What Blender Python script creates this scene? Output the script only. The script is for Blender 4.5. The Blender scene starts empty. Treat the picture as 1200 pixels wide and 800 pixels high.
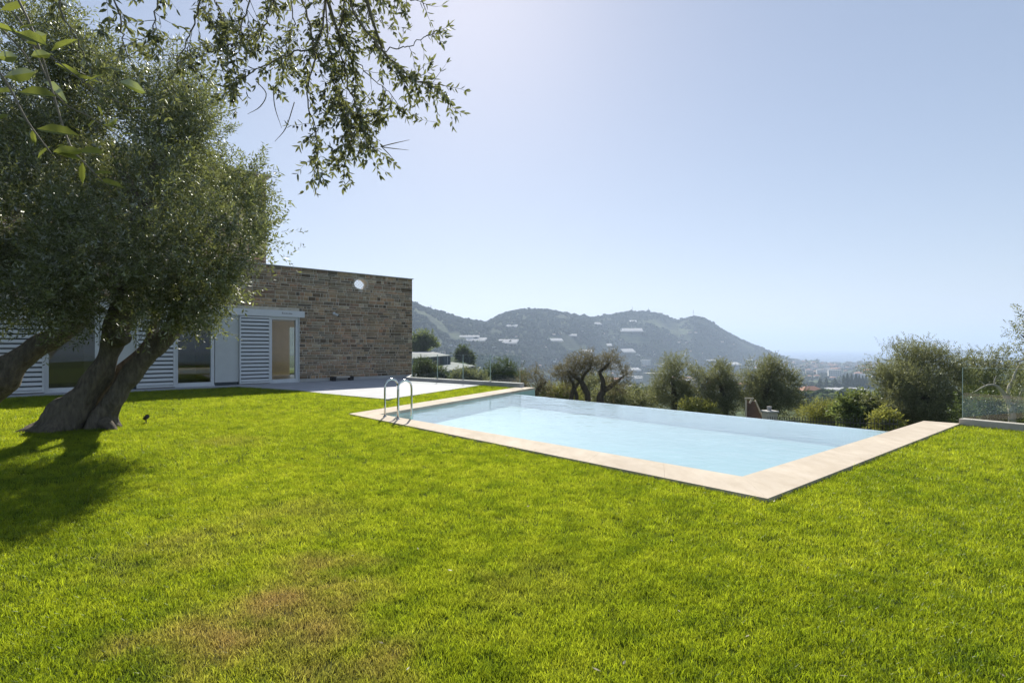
import bpy, math, random
import numpy as np
from mathutils import Vector, noise
R = math.radians
rng = np.random.default_rng(7)
random.seed(7)
scene = bpy.context.scene
COL = scene.collection
FPX = 645.0; HOR = 407.0; CAMZ = 1.5

def at(px, py, Y):                      # measured point of the photograph at depth Y -> place in the world
    return np.array(((px-600)/FPX*Y, Y, CAMZ+(HOR-py)/FPX*Y))

# ------------------------------------------------------------------ helpers
def tag(o, label=None, cat=None, group=None, kind=None):
    if label: o['label'] = label
    if cat: o['category'] = cat
    if group: o['group'] = group
    if kind: o['kind'] = kind
    return o

def empty(name, loc=(0, 0, 0), rz=0.0):
    o = bpy.data.objects.new(name, None); COL.objects.link(o)
    o.location = loc; o.rotation_euler = (0, 0, rz); o.empty_display_size = .3
    return o

def mesh_obj(name, verts, faces, mat, parent=None, smooth=False, mats=None, midx=None):
    me = bpy.data.meshes.new(name)
    if isinstance(verts, np.ndarray):
        n = len(verts); me.vertices.add(n)
        me.vertices.foreach_set('co', verts.astype(np.float32).ravel())
        k = faces.shape[1]; m = len(faces)
        me.loops.add(m*k); me.loops.foreach_set('vertex_index', faces.astype(np.int32).ravel())
        me.polygons.add(m)
        me.polygons.foreach_set('loop_start', np.arange(0, m*k, k, dtype=np.int32))
        me.polygons.foreach_set('loop_total', np.full(m, k, dtype=np.int32))
        me.update(calc_edges=True)
    else:
        me.from_pydata([tuple(v) for v in verts], [], faces); me.update()
    for mm in (mats or [mat]): me.materials.append(mm)
    if midx is not None: me.polygons.foreach_set('material_index', np.array(midx, dtype=np.int32))
    if smooth: me.polygons.foreach_set('use_smooth', np.ones(len(me.polygons), dtype=bool))
    me.validate()
    o = bpy.data.objects.new(name, me); COL.objects.link(o)
    if parent: o.parent = parent
    return o

class MB:
    def __init__(s): s.v = []; s.f = []; s.m = []; s.cur = 0
    def add(s, vs, fs):
        b = len(s.v); s.v += [tuple(v) for v in vs]
        for f in fs: s.f.append([i+b for i in f]); s.m.append(s.cur)
        return s
    def box(s, x0, x1, y0, y1, z0, z1):
        return s.add([(x0,y0,z0),(x1,y0,z0),(x1,y1,z0),(x0,y1,z0),(x0,y0,z1),(x1,y0,z1),(x1,y1,z1),(x0,y1,z1)],
                     [(0,3,2,1),(4,5,6,7),(0,1,5,4),(1,2,6,5),(2,3,7,6),(3,0,4,7)])
    def prism(s, poly, z0, z1):
        n = len(poly)
        vs = [(p[0],p[1],z0) for p in poly]+[(p[0],p[1],z1) for p in poly]
        fs = [tuple(range(n-1,-1,-1)), tuple(range(n,2*n))]+[(i,(i+1)%n,n+(i+1)%n,n+i) for i in range(n)]
        return s.add(vs, fs)
    def strip(s, a, b, w, z0, z1, side=0):   # wall along a->b, thickness w (side 0 centred, +1 left)
        a = np.array(a[:2]); b = np.array(b[:2]); d = (b-a)/np.linalg.norm(b-a); n = np.array((-d[1], d[0]))
        o0, o1 = (-w/2, w/2) if side == 0 else ((0, w) if side > 0 else (-w, 0))
        return s.prism([a+n*o0, b+n*o0, b+n*o1, a+n*o1], z0, z1)
    def cyl(s, a, b, r0, r1=None, n=10):
        r1 = r0 if r1 is None else r1
        v, f = tube([a, b], [r0, r1], n, caps=True); return s.add(v, f)
    def build(s, name, mat, parent=None, smooth=False, mats=None, bevel=0):
        o = mesh_obj(name, s.v, s.f, mat, parent, smooth, mats, s.m if mats else None)
        if bevel:
            b = o.modifiers.new('bevel', 'BEVEL'); b.width = bevel; b.segments = 2; b.limit_method = 'ANGLE'
        return o

def smooth_path(pts, radii, k):
    pts = [np.array(p, float) for p in pts]; n = len(pts)
    P = [2*pts[0]-pts[1]]+pts+[2*pts[-1]-pts[-2]]
    out, rr = [], []
    for i in range(n-1):
        p0, p1, p2, p3 = P[i:i+4]
        for j in range(k):
            t = j/k
            out.append(.5*((2*p1)+(-p0+p2)*t+(2*p0-5*p1+4*p2-p3)*t*t+(-p0+3*p1-3*p2+p3)*t**3))
            rr.append(radii[i]*(1-t)+radii[i+1]*t)
    out.append(pts[-1]); rr.append(radii[-1])
    return out, rr

def tube(pts, radii, n=8, k=1, gnarl=0.0, seed=0.0, caps=True, freq=2.0):
    if k > 1: pts, radii = smooth_path(pts, radii, k)
    pts = [np.array(p, float) for p in pts]
    vs, fs = [], []
    up = np.array((.31, .17, .93))
    prev = None
    for i, p in enumerate(pts):
        d = pts[min(i+1, len(pts)-1)]-pts[max(i-1, 0)]; d = d/(np.linalg.norm(d)+1e-9)
        if prev is None:
            u = np.cross(d, up if abs(d @ up) < .95 else (1, 0, 0))
        else: u = prev-d*(prev @ d)
        u = u/(np.linalg.norm(u)+1e-9); prev = u; w = np.cross(d, u)
        for j in range(n):
            a = 2*math.pi*j/n; q = u*math.cos(a)+w*math.sin(a); r = radii[i]
            if gnarl:
                c = p+q*r
                r *= 1+gnarl*(noise.noise(Vector(c*freq)+Vector((seed, 0, 0)))+.5*noise.noise(Vector((c[0]*freq*3, c[1]*freq*3, c[2]*freq*1.2+seed)))
                     + .35*math.sin(3*a+2.2*c[2]+seed))
            vs.append(p+q*r)
    for i in range(len(pts)-1):
        for j in range(n):
            a, b = i*n+j, i*n+(j+1) % n
            fs.append((a, b, b+n, a+n))
    if caps: fs.append(tuple(range(n-1, -1, -1))); fs.append(tuple(range(len(vs)-n, len(vs))))
    return vs, fs

# ------------------------------------------------------------------ materials
def new_mat(name):
    m = bpy.data.materials.new(name); m.use_nodes = True
    nt = m.node_tree; nt.nodes.clear()
    out = nt.nodes.new('ShaderNodeOutputMaterial')
    return m, nt, out
def N(nt, t, **kw):
    n = nt.nodes.new(t)
    for k, v in kw.items():
        if k == 'ins':
            for a, b in v.items(): n.inputs[a].default_value = b
        else: setattr(n, k, v)
    return n
def ramp(nt, stops, interp='LINEAR'):
    n = nt.nodes.new('ShaderNodeValToRGB'); cr = n.color_ramp; cr.interpolation = interp
    while len(cr.elements) < len(stops): cr.elements.new(.5)
    for e, (p, c) in zip(cr.elements, stops): e.position = p; e.color = (*c, 1) if len(c) == 3 else c
    return n
def mixc(nt, a, b, fac, mode='MIX'):
    n = nt.nodes.new('ShaderNodeMix'); n.data_type = 'RGBA'; n.blend_type = mode
    for sock, v in ((n.inputs[6], a), (n.inputs[7], b), (n.inputs[0], fac)):
        if hasattr(v, 'is_output') or isinstance(v, bpy.types.NodeSocket): nt.links.new(v, sock)
        elif isinstance(v, (int, float)): sock.default_value = v
        else: sock.default_value = (*v, 1)
    return n.outputs[2]
def pos(nt, scale=1.0, kind='pos'):
    if kind == 'pos': s = N(nt, 'ShaderNodeNewGeometry').outputs['Position']
    else: s = N(nt, 'ShaderNodeTexCoord').outputs['Object']
    mp = N(nt, 'ShaderNodeMapping'); nt.links.new(s, mp.inputs[0])
    mp.inputs['Scale'].default_value = scale if isinstance(scale, tuple) else (scale,)*3
    return mp.outputs[0]
def noise_n(nt, vec, scale, detail=4, rough=.55):
    n = N(nt, 'ShaderNodeTexNoise', ins={'Scale': scale, 'Detail': detail, 'Roughness': rough}); nt.links.new(vec, n.inputs['Vector'])
    return n.outputs['Fac']
def bump(nt, h, strength, dist, normal_to):
    b = N(nt, 'ShaderNodeBump', ins={'Strength': strength, 'Distance': dist}); nt.links.new(h, b.inputs['Height'])
    nt.links.new(b.outputs[0], normal_to); return b

def mat_plain(name, col, rough=.6, metal=0.0, var=.12, nscale=3.0, bscale=60, bstr=.1, bdist=.004, spec=.5):
    m, nt, out = new_mat(name)
    p = N(nt, 'ShaderNodeBsdfPrincipled', ins={'Roughness': rough, 'Metallic': metal, 'Specular IOR Level': spec})
    nt.links.new(p.outputs[0], out.inputs[0])
    v = pos(nt, 1)
    f = noise_n(nt, v, nscale, 6, .6)
    c = ramp(nt, [(.25, tuple(x*(1-var) for x in col)), (.75, tuple(min(1, x*(1+var)) for x in col))])
    nt.links.new(f, c.inputs[0]); nt.links.new(c.outputs[0], p.inputs['Base Color'])
    if bstr: bump(nt, noise_n(nt, v, bscale, 4), bstr, bdist, p.inputs['Normal'])
    return m

def mat_leaf(name, top, under, trans, tfac=.35, rough=.48, var=.35, gloss=.2):
    m, nt, out = new_mat(name)
    g = N(nt, 'ShaderNodeNewGeometry')
    hs = N(nt, 'ShaderNodeHueSaturation', ins={'Fac': 1.0})
    rr = N(nt, 'ShaderNodeMapRange', ins={'To Min': 1-var, 'To Max': 1+var}); nt.links.new(g.outputs['Random Per Island'], rr.inputs[0])
    base = mixc(nt, top, under, g.outputs['Backfacing'])
    nt.links.new(base, hs.inputs['Color']); nt.links.new(rr.outputs[0], hs.inputs['Value'])
    d = N(nt, 'ShaderNodeBsdfDiffuse'); nt.links.new(hs.outputs[0], d.inputs[0])
    t = N(nt, 'ShaderNodeBsdfTranslucent'); 
    h2 = N(nt, 'ShaderNodeHueSaturation', ins={'Color': (*trans, 1)}); nt.links.new(rr.outputs[0], h2.inputs['Value'])
    nt.links.new(h2.outputs[0], t.inputs[0])
    ms = N(nt, 'ShaderNodeMixShader', ins={0: tfac}); nt.links.new(d.outputs[0], ms.inputs[1]); nt.links.new(t.outputs[0], ms.inputs[2])
    gl = N(nt, 'ShaderNodeBsdfGlossy', ins={'Roughness': rough, 'Color': (.8, .82, .78, 1)})
    fr = N(nt, 'ShaderNodeFresnel', ins={'IOR': 1.4})
    mu = N(nt, 'ShaderNodeMath', operation='MULTIPLY_ADD', ins={1: gloss, 2: 0.003}); nt.links.new(fr.outputs[0], mu.inputs[0])
    m2 = N(nt, 'ShaderNodeMixShader'); nt.links.new(mu.outputs[0], m2.inputs[0]); nt.links.new(ms.outputs[0], m2.inputs[1]); nt.links.new(gl.outputs[0], m2.inputs[2])
    nt.links.new(m2.outputs[0], out.inputs[0])
    return m

def mat_bark(name, col=(.13, .105, .08)):
    m, nt, out = new_mat(name)
    p = N(nt, 'ShaderNodeBsdfPrincipled', ins={'Roughness': .9, 'Specular IOR Level': .2}); nt.links.new(p.outputs[0], out.inputs[0])
    v = pos(nt, (1, 1, .35)); v2 = pos(nt, 1)
    a = noise_n(nt, v, 14, 8, .65); b = noise_n(nt, v2, 2.5, 4)
    c = ramp(nt, [(.3, tuple(x*.45 for x in col)), (.52, col), (.75, tuple(x*1.7 for x in col))]); nt.links.new(a, c.inputs[0])
    c2 = mixc(nt, c.outputs[0], (.16, .16, .11), N_mul(nt, b, .4))
    nt.links.new(c2, p.inputs['Base Color'])
    bump(nt, a, 1.0, .09, p.inputs['Normal'])
    return m
def N_mul(nt, s, k):
    n = N(nt, 'ShaderNodeMath', operation='MULTIPLY', ins={1: k}); nt.links.new(s, n.inputs[0]); return n.outputs[0]

def schlick(nt, f0, normal=None):
    """reflectance of a thin sheet, the same from either side"""
    g = N(nt, 'ShaderNodeNewGeometry'); d = N(nt, 'ShaderNodeVectorMath', operation='DOT_PRODUCT')
    nt.links.new(normal if normal is not None else g.outputs['Normal'], d.inputs[0]); nt.links.new(g.outputs['Incoming'], d.inputs[1])
    a = N(nt, 'ShaderNodeMath', operation='ABSOLUTE'); nt.links.new(d.outputs['Value'], a.inputs[0])
    i = N(nt, 'ShaderNodeMath', operation='SUBTRACT', use_clamp=True, ins={0: 1.0}); nt.links.new(a.outputs[0], i.inputs[1])
    p = N(nt, 'ShaderNodeMath', operation='POWER', ins={1: 5.0}); nt.links.new(i.outputs[0], p.inputs[0])
    m = N(nt, 'ShaderNodeMath', operation='MULTIPLY_ADD', use_clamp=True, ins={1: 1-f0, 2: f0}); nt.links.new(p.outputs[0], m.inputs[0])
    return m.outputs[0]
def mat_glass(name, tint=(.93, .97, .95), fac=1.0):
    m, nt, out = new_mat(name)
    t = N(nt, 'ShaderNodeBsdfTransparent', ins={0: (*tint, 1)})
    g = N(nt, 'ShaderNodeBsdfGlossy', ins={'Roughness': 0.0, 'Color': (1, 1, 1, 1)})
    mu = N(nt, 'ShaderNodeMath', operation='MULTIPLY', ins={1: fac}); nt.links.new(schlick(nt, .04), mu.inputs[0])
    ms = N(nt, 'ShaderNodeMixShader'); nt.links.new(mu.outputs[0], ms.inputs[0])
    nt.links.new(t.outputs[0], ms.inputs[1]); nt.links.new(g.outputs[0], ms.inputs[2]); nt.links.new(ms.outputs[0], out.inputs[0])
    return m

M = {}
M['white'] = mat_plain('white_painted_metal', (.66, .68, .68), .4, var=.04, bstr=.02)
M['panel'] = mat_plain('pale_render', (.58, .60, .58), .7, var=.05, bstr=.05)
M['render_beige'] = mat_plain('beige_render', (.52, .47, .40), .85, var=.12, bstr=.2)
M['concrete'] = mat_plain('pale_concrete', (.46, .45, .42), .8, var=.15, nscale=2, bstr=.2)
M['steel'] = mat_plain('stainless_steel', (.62, .62, .60), .13, 1.0, var=.05, bstr=.0)
M['black'] = mat_plain('black_plastic', (.015, .015, .015), .45, var=.2)
M['darkmetal'] = mat_plain('dark_railing_metal', (.035, .032, .03), .6, var=.2)
M['ochre'] = mat_plain('ochre_plaster', (.78, .60, .33), .8, var=.08)
M['inner'] = mat_plain('inner_plaster', (.72, .67, .58), .8, var=.06)
M['innerfloor'] = mat_plain('pale_floor', (.74, .72, .68), .35, var=.06)
M['brownwood'] = mat_plain('brown_timber', (.10, .065, .05), .75, var=.3, nscale=8)
M['beigewood'] = mat_plain('bleached_timber', (.50, .43, .33), .8, var=.15)
M['glass'] = mat_glass('clear_glass', (.965, .985, .975))
M['winglass'] = mat_glass('window_glass', (.86, .88, .86), 1.0)
M['glassedge'] = mat_plain('glass_edge', (.40, .50, .46), .2, var=.05, bstr=0)
M['bark'] = mat_bark('olive_bark', (.17, .14, .11))
M['bark_far'] = mat_bark('dark_olive_bark', (.085, .065, .05))
M['twig'] = mat_plain('olive_twig', (.20, .17, .12), .8, var=.3)
M['palewood'] = mat_plain('dead_wood', (.45, .40, .34), .85, var=.2)
M['leaf'] = mat_leaf('olive_leaf', (.105, .120, .064), (.20, .21, .15), (.25, .28, .075), .38)
M['leaf_near'] = mat_leaf('olive_leaf_near', (.12, .13, .085), (.19, .195, .15), (.25, .27, .08), .36)
M['leaf_young'] = mat_leaf('olive_leaf_young', (.10, .115, .045), (.15, .16, .07), (.26, .30, .05), .45, var=.2)
M['leaf_mid'] = mat_leaf('olive_leaf_mid', (.13, .142, .08), (.205, .215, .14), (.27, .285, .10), .40, gloss=.09)
M['leaf_brownish'] = mat_leaf('olive_leaf_dry', (.125, .112, .062), (.18, .165, .11), (.22, .19, .08), .35, gloss=.08)
M['leaf_green'] = mat_leaf('bright_leaf', (.10, .135, .05), (.13, .165, .07), (.22, .27, .07), .4, gloss=.09)
M['leaf_dark'] = mat_leaf('dark_leaf', (.055, .080, .035), (.10, .12, .065), (.12, .16, .04), .33, gloss=.09)
M['leaf_yellow'] = mat_leaf('yellow_leaf', (.16, .18, .04), (.18, .2, .08), (.36, .36, .07), .4, gloss=.07)
M['olivefruit'] = mat_plain('olive_fruit', (.03, .03, .02), .35)
M['terracotta'] = mat_plain('terracotta', (.42, .20, .12), .85, var=.2)
M['plastic_roof'] = mat_plain('greenhouse_sheet', (.30, .31, .295), .9, spec=.08, var=.12, nscale=.3, bstr=0)
def make_film():
    m, nt, out = new_mat('greenhouse_film')
    v = pos(nt, 1); c = ramp(nt, [(.3, (.72, .71, .70)), (.7, (.88, .87, .86))]); nt.links.new(noise_n(nt, v, .3, 4), c.inputs[0])
    d = N(nt, 'ShaderNodeBsdfDiffuse'); t = N(nt, 'ShaderNodeBsdfTranslucent'); nt.links.new(c.outputs[0], d.inputs[0]); nt.links.new(c.outputs[0], t.inputs[0])
    ms = N(nt, 'ShaderNodeMixShader', ins={0: .45}); nt.links.new(d.outputs[0], ms.inputs[1]); nt.links.new(t.outputs[0], ms.inputs[2]); nt.links.new(ms.outputs[0], out.inputs[0])
    return m
M['film'] = make_film()
M['shed_side'] = mat_plain('dark_grey', (.07, .085, .09), .8, var=.3, nscale=.6, bstr=0)  # plain dark grey; also paints the shade behind the shutter slats
M['housewhite'] = mat_plain('town_white', (.60, .58, .54), .8, var=.1, bstr=0)
M['housecream'] = mat_plain('town_cream', (.48, .40, .32), .8, var=.1, bstr=0)
M['housegrey'] = mat_plain('town_grey', (.34, .33, .33), .8, var=.1, bstr=0)
M['mast'] = mat_plain('mast_metal', (.25, .25, .26), .6, bstr=0)

# stone blocks: one island per stone
def make_stone():
    m, nt, out = new_mat('coursed_stone')
    p = N(nt, 'ShaderNodeBsdfPrincipled', ins={'Roughness': .92, 'Specular IOR Level': .2}); nt.links.new(p.outputs[0], out.inputs[0])
    g = N(nt, 'ShaderNodeNewGeometry'); v = pos(nt, 1)
    c = ramp(nt, [(0, (.12, .095, .07)), (.18, (.37, .28, .19)), (.36, (.27, .225, .17)), (.54, (.48, .365, .24)), (.72, (.44, .29, .195)), (.86, (.16, .14, .115)), (1, (.60, .51, .38))])
    nt.links.new(g.outputs['Random Per Island'], c.inputs[0])
    a = noise_n(nt, v, 9, 8, .7); b = noise_n(nt, v, .6, 3)
    c2 = ramp(nt, [(.25, (.55, .54, .52)), (.6, (1.1, 1.08, 1.05)), (.85, (1.35, 1.3, 1.2))]); nt.links.new(a, c2.inputs[0])
    x = mixc(nt, c.outputs[0], c2.outputs[0], 1.0, 'MULTIPLY')
    c3 = ramp(nt, [(.35, (.82, .86, .84)), (.65, (1.12, 1.02, .94))]); nt.links.new(b, c3.inputs[0])
    x = mixc(nt, x, c3.outputs[0], 1.0, 'MULTIPLY')
    nt.links.new(x, p.inputs['Base Color'])
    bump(nt, a, .7, .03, p.inputs['Normal'])
    return m
M['stone'] = make_stone()
M['mortar'] = mat_plain('lime_mortar', (.56, .51, .42), .95, var=.25, nscale=6, bstr=.5, bdist=.01)

def make_coping():
    m, nt, out = new_mat('travertine_coping')
    p = N(nt, 'ShaderNodeBsdfPrincipled', ins={'Roughness': .9, 'Specular IOR Level': .15}); nt.links.new(p.outputs[0], out.inputs[0])
    v = pos(nt, 1); mp = N(nt, 'ShaderNodeMapping'); nt.links.new(v, mp.inputs[0])
    mp.inputs['Rotation'].default_value = (0, 0, R(-48)); mp.inputs['Scale'].default_value = (2.2, .8, 1)
    a = noise_n(nt, mp.outputs[0], 2.2, 8, .65); b = noise_n(nt, v, 1.1, 4); f = noise_n(nt, v, 45, 5, .7)
    c = ramp(nt, [(.3, (.50, .43, .335)), (.5, (.56, .49, .39)), (.72, (.61, .545, .45))]); nt.links.new(a, c.inputs[0])
    c2 = ramp(nt, [(.3, (.86, .84, .82)), (.7, (1.05, 1.04, 1.03))]); nt.links.new(b, c2.inputs[0])
    c3 = ramp(nt, [(.28, (.72, .68, .62)), (.42, (1, 1, 1))]); nt.links.new(f, c3.inputs[0])
    x = mixc(nt, c.outputs[0], c2.outputs[0], 1.0, 'MULTIPLY'); x = mixc(nt, x, c3.outputs[0], .8, 'MULTIPLY')
    nt.links.new(x, p.inputs['Base Color']); bump(nt, f, .25, .004, p.inputs['Normal'])
    return m
M['coping'] = make_coping()

def make_tile(name, c1, c2, grout, size, rough=.45, rot=0.0, gap=.02, bstr=.15):
    m, nt, out = new_mat(name)
    p = N(nt, 'ShaderNodeBsdfPrincipled', ins={'Roughness': rough, 'Specular IOR Level': .2}); nt.links.new(p.outputs[0], out.inputs[0])
    v = pos(nt, 1); mp = N(nt, 'ShaderNodeMapping'); nt.links.new(v, mp.inputs[0]); mp.inputs['Rotation'].default_value = (0, 0, rot)
    b = N(nt, 'ShaderNodeTexBrick', offset=0.0, ins={'Color1': (*c1, 1), 'Color2': (*c2, 1), 'Mortar': (*grout, 1), 'Scale': 1.0,
          'Mortar Size': gap, 'Brick Width': size, 'Row Height': size, 'Mortar Smooth': .2}); nt.links.new(mp.outputs[0], b.inputs['Vector'])
    n = noise_n(nt, v, 1.5, 6); c = ramp(nt, [(.3, (.88, .88, .88)), (.7, (1.06, 1.06, 1.06))]); nt.links.new(n, c.inputs[0])
    x = mixc(nt, b.outputs['Color'], c.outputs[0], 1.0, 'MULTIPLY'); nt.links.new(x, p.inputs['Base Color'])
    inv = N(nt, 'ShaderNodeMath', operation='SUBTRACT', ins={0: 1.0}); nt.links.new(b.outputs['Fac'], inv.inputs[1])
    bump(nt, inv.outputs[0], bstr, .004, p.inputs['Normal'])
    return m
M['paving'] = make_tile('terrace_tile', (.41, .415, .43), (.375, .38, .395), (.27, .27, .27), .75, .75, R(-37.4), .008)
M['pool_floor'] = make_tile('pool_floor_mosaic', (.37, .50, .51), (.335, .475, .49), (.42, .51, .52), .08, .3, R(-41), .006)
M['pool_shade_lift'] = make_tile('pool_lifted_mosaic', (.90, .96, .96), (.88, .95, .95), (.8, .88, .88), .06, .3, R(-41), .006)  # far-wall mosaic paled, painting scattered light into its shade
M['pool_wall'] = make_tile('pool_wall_mosaic', (.50, .72, .65), (.44, .66, .60), (.48, .62, .57), .06, .3, R(-41), .006)

def make_water():
    m, nt, out = new_mat('pool_water')
    v = pos(nt, 1)
    a = noise_n(nt, v, 5.5, 3, .5); b = noise_n(nt, v, 1.6, 2, .5)
    ad = N(nt, 'ShaderNodeMath', operation='MULTIPLY_ADD', ins={1: 1.6}); nt.links.new(b, ad.inputs[0]); nt.links.new(a, ad.inputs[2])
    bp = N(nt, 'ShaderNodeBump', ins={'Strength': .5, 'Distance': .016}); nt.links.new(ad.outputs[0], bp.inputs['Height'])
    t = N(nt, 'ShaderNodeBsdfTransparent', ins={0: (.86, .975, .98, 1)})
    g = N(nt, 'ShaderNodeBsdfGlossy', ins={'Roughness': .0, 'Color': (1, 1, 1, 1)}); nt.links.new(bp.outputs[0], g.inputs['Normal'])
    df = N(nt, 'ShaderNodeBsdfDiffuse', ins={0: (.62, .82, .86, 1)}); mt = N(nt, 'ShaderNodeMixShader', ins={0: .22}); nt.links.new(t.outputs[0], mt.inputs[1]); nt.links.new(df.outputs[0], mt.inputs[2])
    ms = N(nt, 'ShaderNodeMixShader'); nt.links.new(schlick(nt, .02, bp.outputs[0]), ms.inputs[0]); nt.links.new(mt.outputs[0], ms.inputs[1]); nt.links.new(g.outputs[0], ms.inputs[2])
    nt.links.new(ms.outputs[0], out.inputs[0])
    return m
M['water'] = make_water()

def dry_mask(nt, v):
    """brown worn patches of the lawn: fixed places in the ground"""
    n = noise_n(nt, v, 2.2, 5, .65)
    nv = N(nt, 'ShaderNodeVectorMath', operation='ADD'); 
    off = N(nt, 'ShaderNodeTexNoise', ins={'Scale': 1.8, 'Detail': 3}); nt.links.new(v, off.inputs['Vector'])
    sub = N(nt, 'ShaderNodeVectorMath', operation='MULTIPLY_ADD'); sub.inputs[1].default_value = (.9,)*3; sub.inputs[2].default_value = (-.45, -.45, 0)
    nt.links.new(off.outputs['Color'], sub.inputs[0]); nt.links.new(v, nv.inputs[0]); nt.links.new(sub.outputs[0], nv.inputs[1])
    tot = None
    for (x, y, r, k) in ((-1.4, 3.05, .70, 1.0), (-1.3, 3.7, .52, 1.0), (-1.1, 2.5, .55, 1.0), (-1.8, 2.75, .45, .9), (-.7, 2.75, .45, .75), (-2.5, 4.2, .7, .35), (.1, 3.6, .6, .22), (-2.0, 5.0, .8, .25), (-4.6, 9.0, .8, .25)):
        d = N(nt, 'ShaderNodeVectorMath', operation='DISTANCE'); nt.links.new(nv.outputs[0], d.inputs[0]); d.inputs[1].default_value = (x, y, 0)
        mr = N(nt, 'ShaderNodeMapRange', interpolation_type='SMOOTHSTEP', ins={'From Min': r*1.35, 'From Max': r*.25, 'To Min': 0, 'To Max': k}); nt.links.new(d.outputs['Value'], mr.inputs[0])
        if tot is None: tot = mr.outputs[0]
        else:
            mx = N(nt, 'ShaderNodeMath', operation='MAXIMUM'); nt.links.new(tot, mx.inputs[0]); nt.links.new(mr.outputs[0], mx.inputs[1]); tot = mx.outputs[0]
    nr = N(nt, 'ShaderNodeMapRange', ins={'From Min': .30, 'From Max': .48}); nt.links.new(n, nr.inputs[0])
    mu = N(nt, 'ShaderNodeMath', operation='MULTIPLY'); nt.links.new(tot, mu.inputs[0]); nt.links.new(nr.outputs[0], mu.inputs[1])
    return mu.outputs[0]

def lawn_color(nt, v, g0, g1, g2, dry):
    a = noise_n(nt, v, .55, 4, .6); b = noise_n(nt, v, 3.2, 5, .6)
    ad = N(nt, 'ShaderNodeMath', operation='MULTIPLY_ADD', ins={1: .75}); nt.links.new(b, ad.inputs[0]); 
    h = N_mul(nt, a, .45); nt.links.new(h, ad.inputs[2])
    c = ramp(nt, [(.42, g0), (.6, g1), (.78, g2)]); nt.links.new(ad.outputs[0], c.inputs[0])
    return mixc(nt, c.outputs[0], dry, dry_mask(nt, v))

def make_blade():
    m, nt, out = new_mat('grass_blade')
    v = pos(nt, 1); g = N(nt, 'ShaderNodeNewGeometry'); oi = N(nt, 'ShaderNodeObjectInfo')
    rr = N(nt, 'ShaderNodeMapRange', ins={'To Min': .65, 'To Max': 1.4}); nt.links.new(oi.outputs['Random'], rr.inputs[0])
    rb = N(nt, 'ShaderNodeMapRange', ins={'To Min': .7, 'To Max': 1.3}); nt.links.new(g.outputs['Random Per Island'], rb.inputs[0])
    mm = N(nt, 'ShaderNodeMath', operation='MULTIPLY'); nt.links.new(rr.outputs[0], mm.inputs[0]); nt.links.new(rb.outputs[0], mm.inputs[1])
    c = lawn_color(nt, v, (.045, .090, .008), (.085, .135, .010), (.13, .170, .012), (.30, .215, .095))
    t = lawn_color(nt, v, (.185, .265, .012), (.37, .445, .018), (.52, .57, .035), (.46, .30, .11))
    hs = N(nt, 'ShaderNodeHueSaturation'); nt.links.new(c, hs.inputs['Color']); nt.links.new(mm.outputs[0], hs.inputs['Value'])
    ht = N(nt, 'ShaderNodeHueSaturation'); nt.links.new(t, ht.inputs['Color']); nt.links.new(mm.outputs[0], ht.inputs['Value'])
    d = N(nt, 'ShaderNodeBsdfDiffuse'); nt.links.new(hs.outputs[0], d.inputs[0])
    tr = N(nt, 'ShaderNodeBsdfTranslucent'); nt.links.new(ht.outputs[0], tr.inputs[0])
    ms = N(nt, 'ShaderNodeMixShader', ins={0: .55}); nt.links.new(d.outputs[0], ms.inputs[1]); nt.links.new(tr.outputs[0], ms.inputs[2])
    gl = N(nt, 'ShaderNodeBsdfGlossy', ins={'Roughness': .4, 'Color': (.9, .95, .8, 1)})
    m2 = N(nt, 'ShaderNodeMixShader', ins={0: .025}); nt.links.new(ms.outputs[0], m2.inputs[1]); nt.links.new(gl.outputs[0], m2.inputs[2])
    nt.links.new(m2.outputs[0], out.inputs[0])
    return m
M['blade'] = make_blade()
def make_soil():
    m, nt, out = new_mat('lawn_soil')
    p = N(nt, 'ShaderNodeBsdfPrincipled', ins={'Roughness': 1.0, 'Specular IOR Level': .05}); nt.links.new(p.outputs[0], out.inputs[0])
    v = pos(nt, 1)
    c = lawn_color(nt, v, (.035, .055, .008), (.06, .085, .010), (.085, .11, .012), (.12, .085, .045))
    nt.links.new(c, p.inputs['Base Color']); bump(nt, noise_n(nt, v, 40, 5, .7), .8, .02, p.inputs['Normal'])
    return m
M['soil'] = make_soil()

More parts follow.
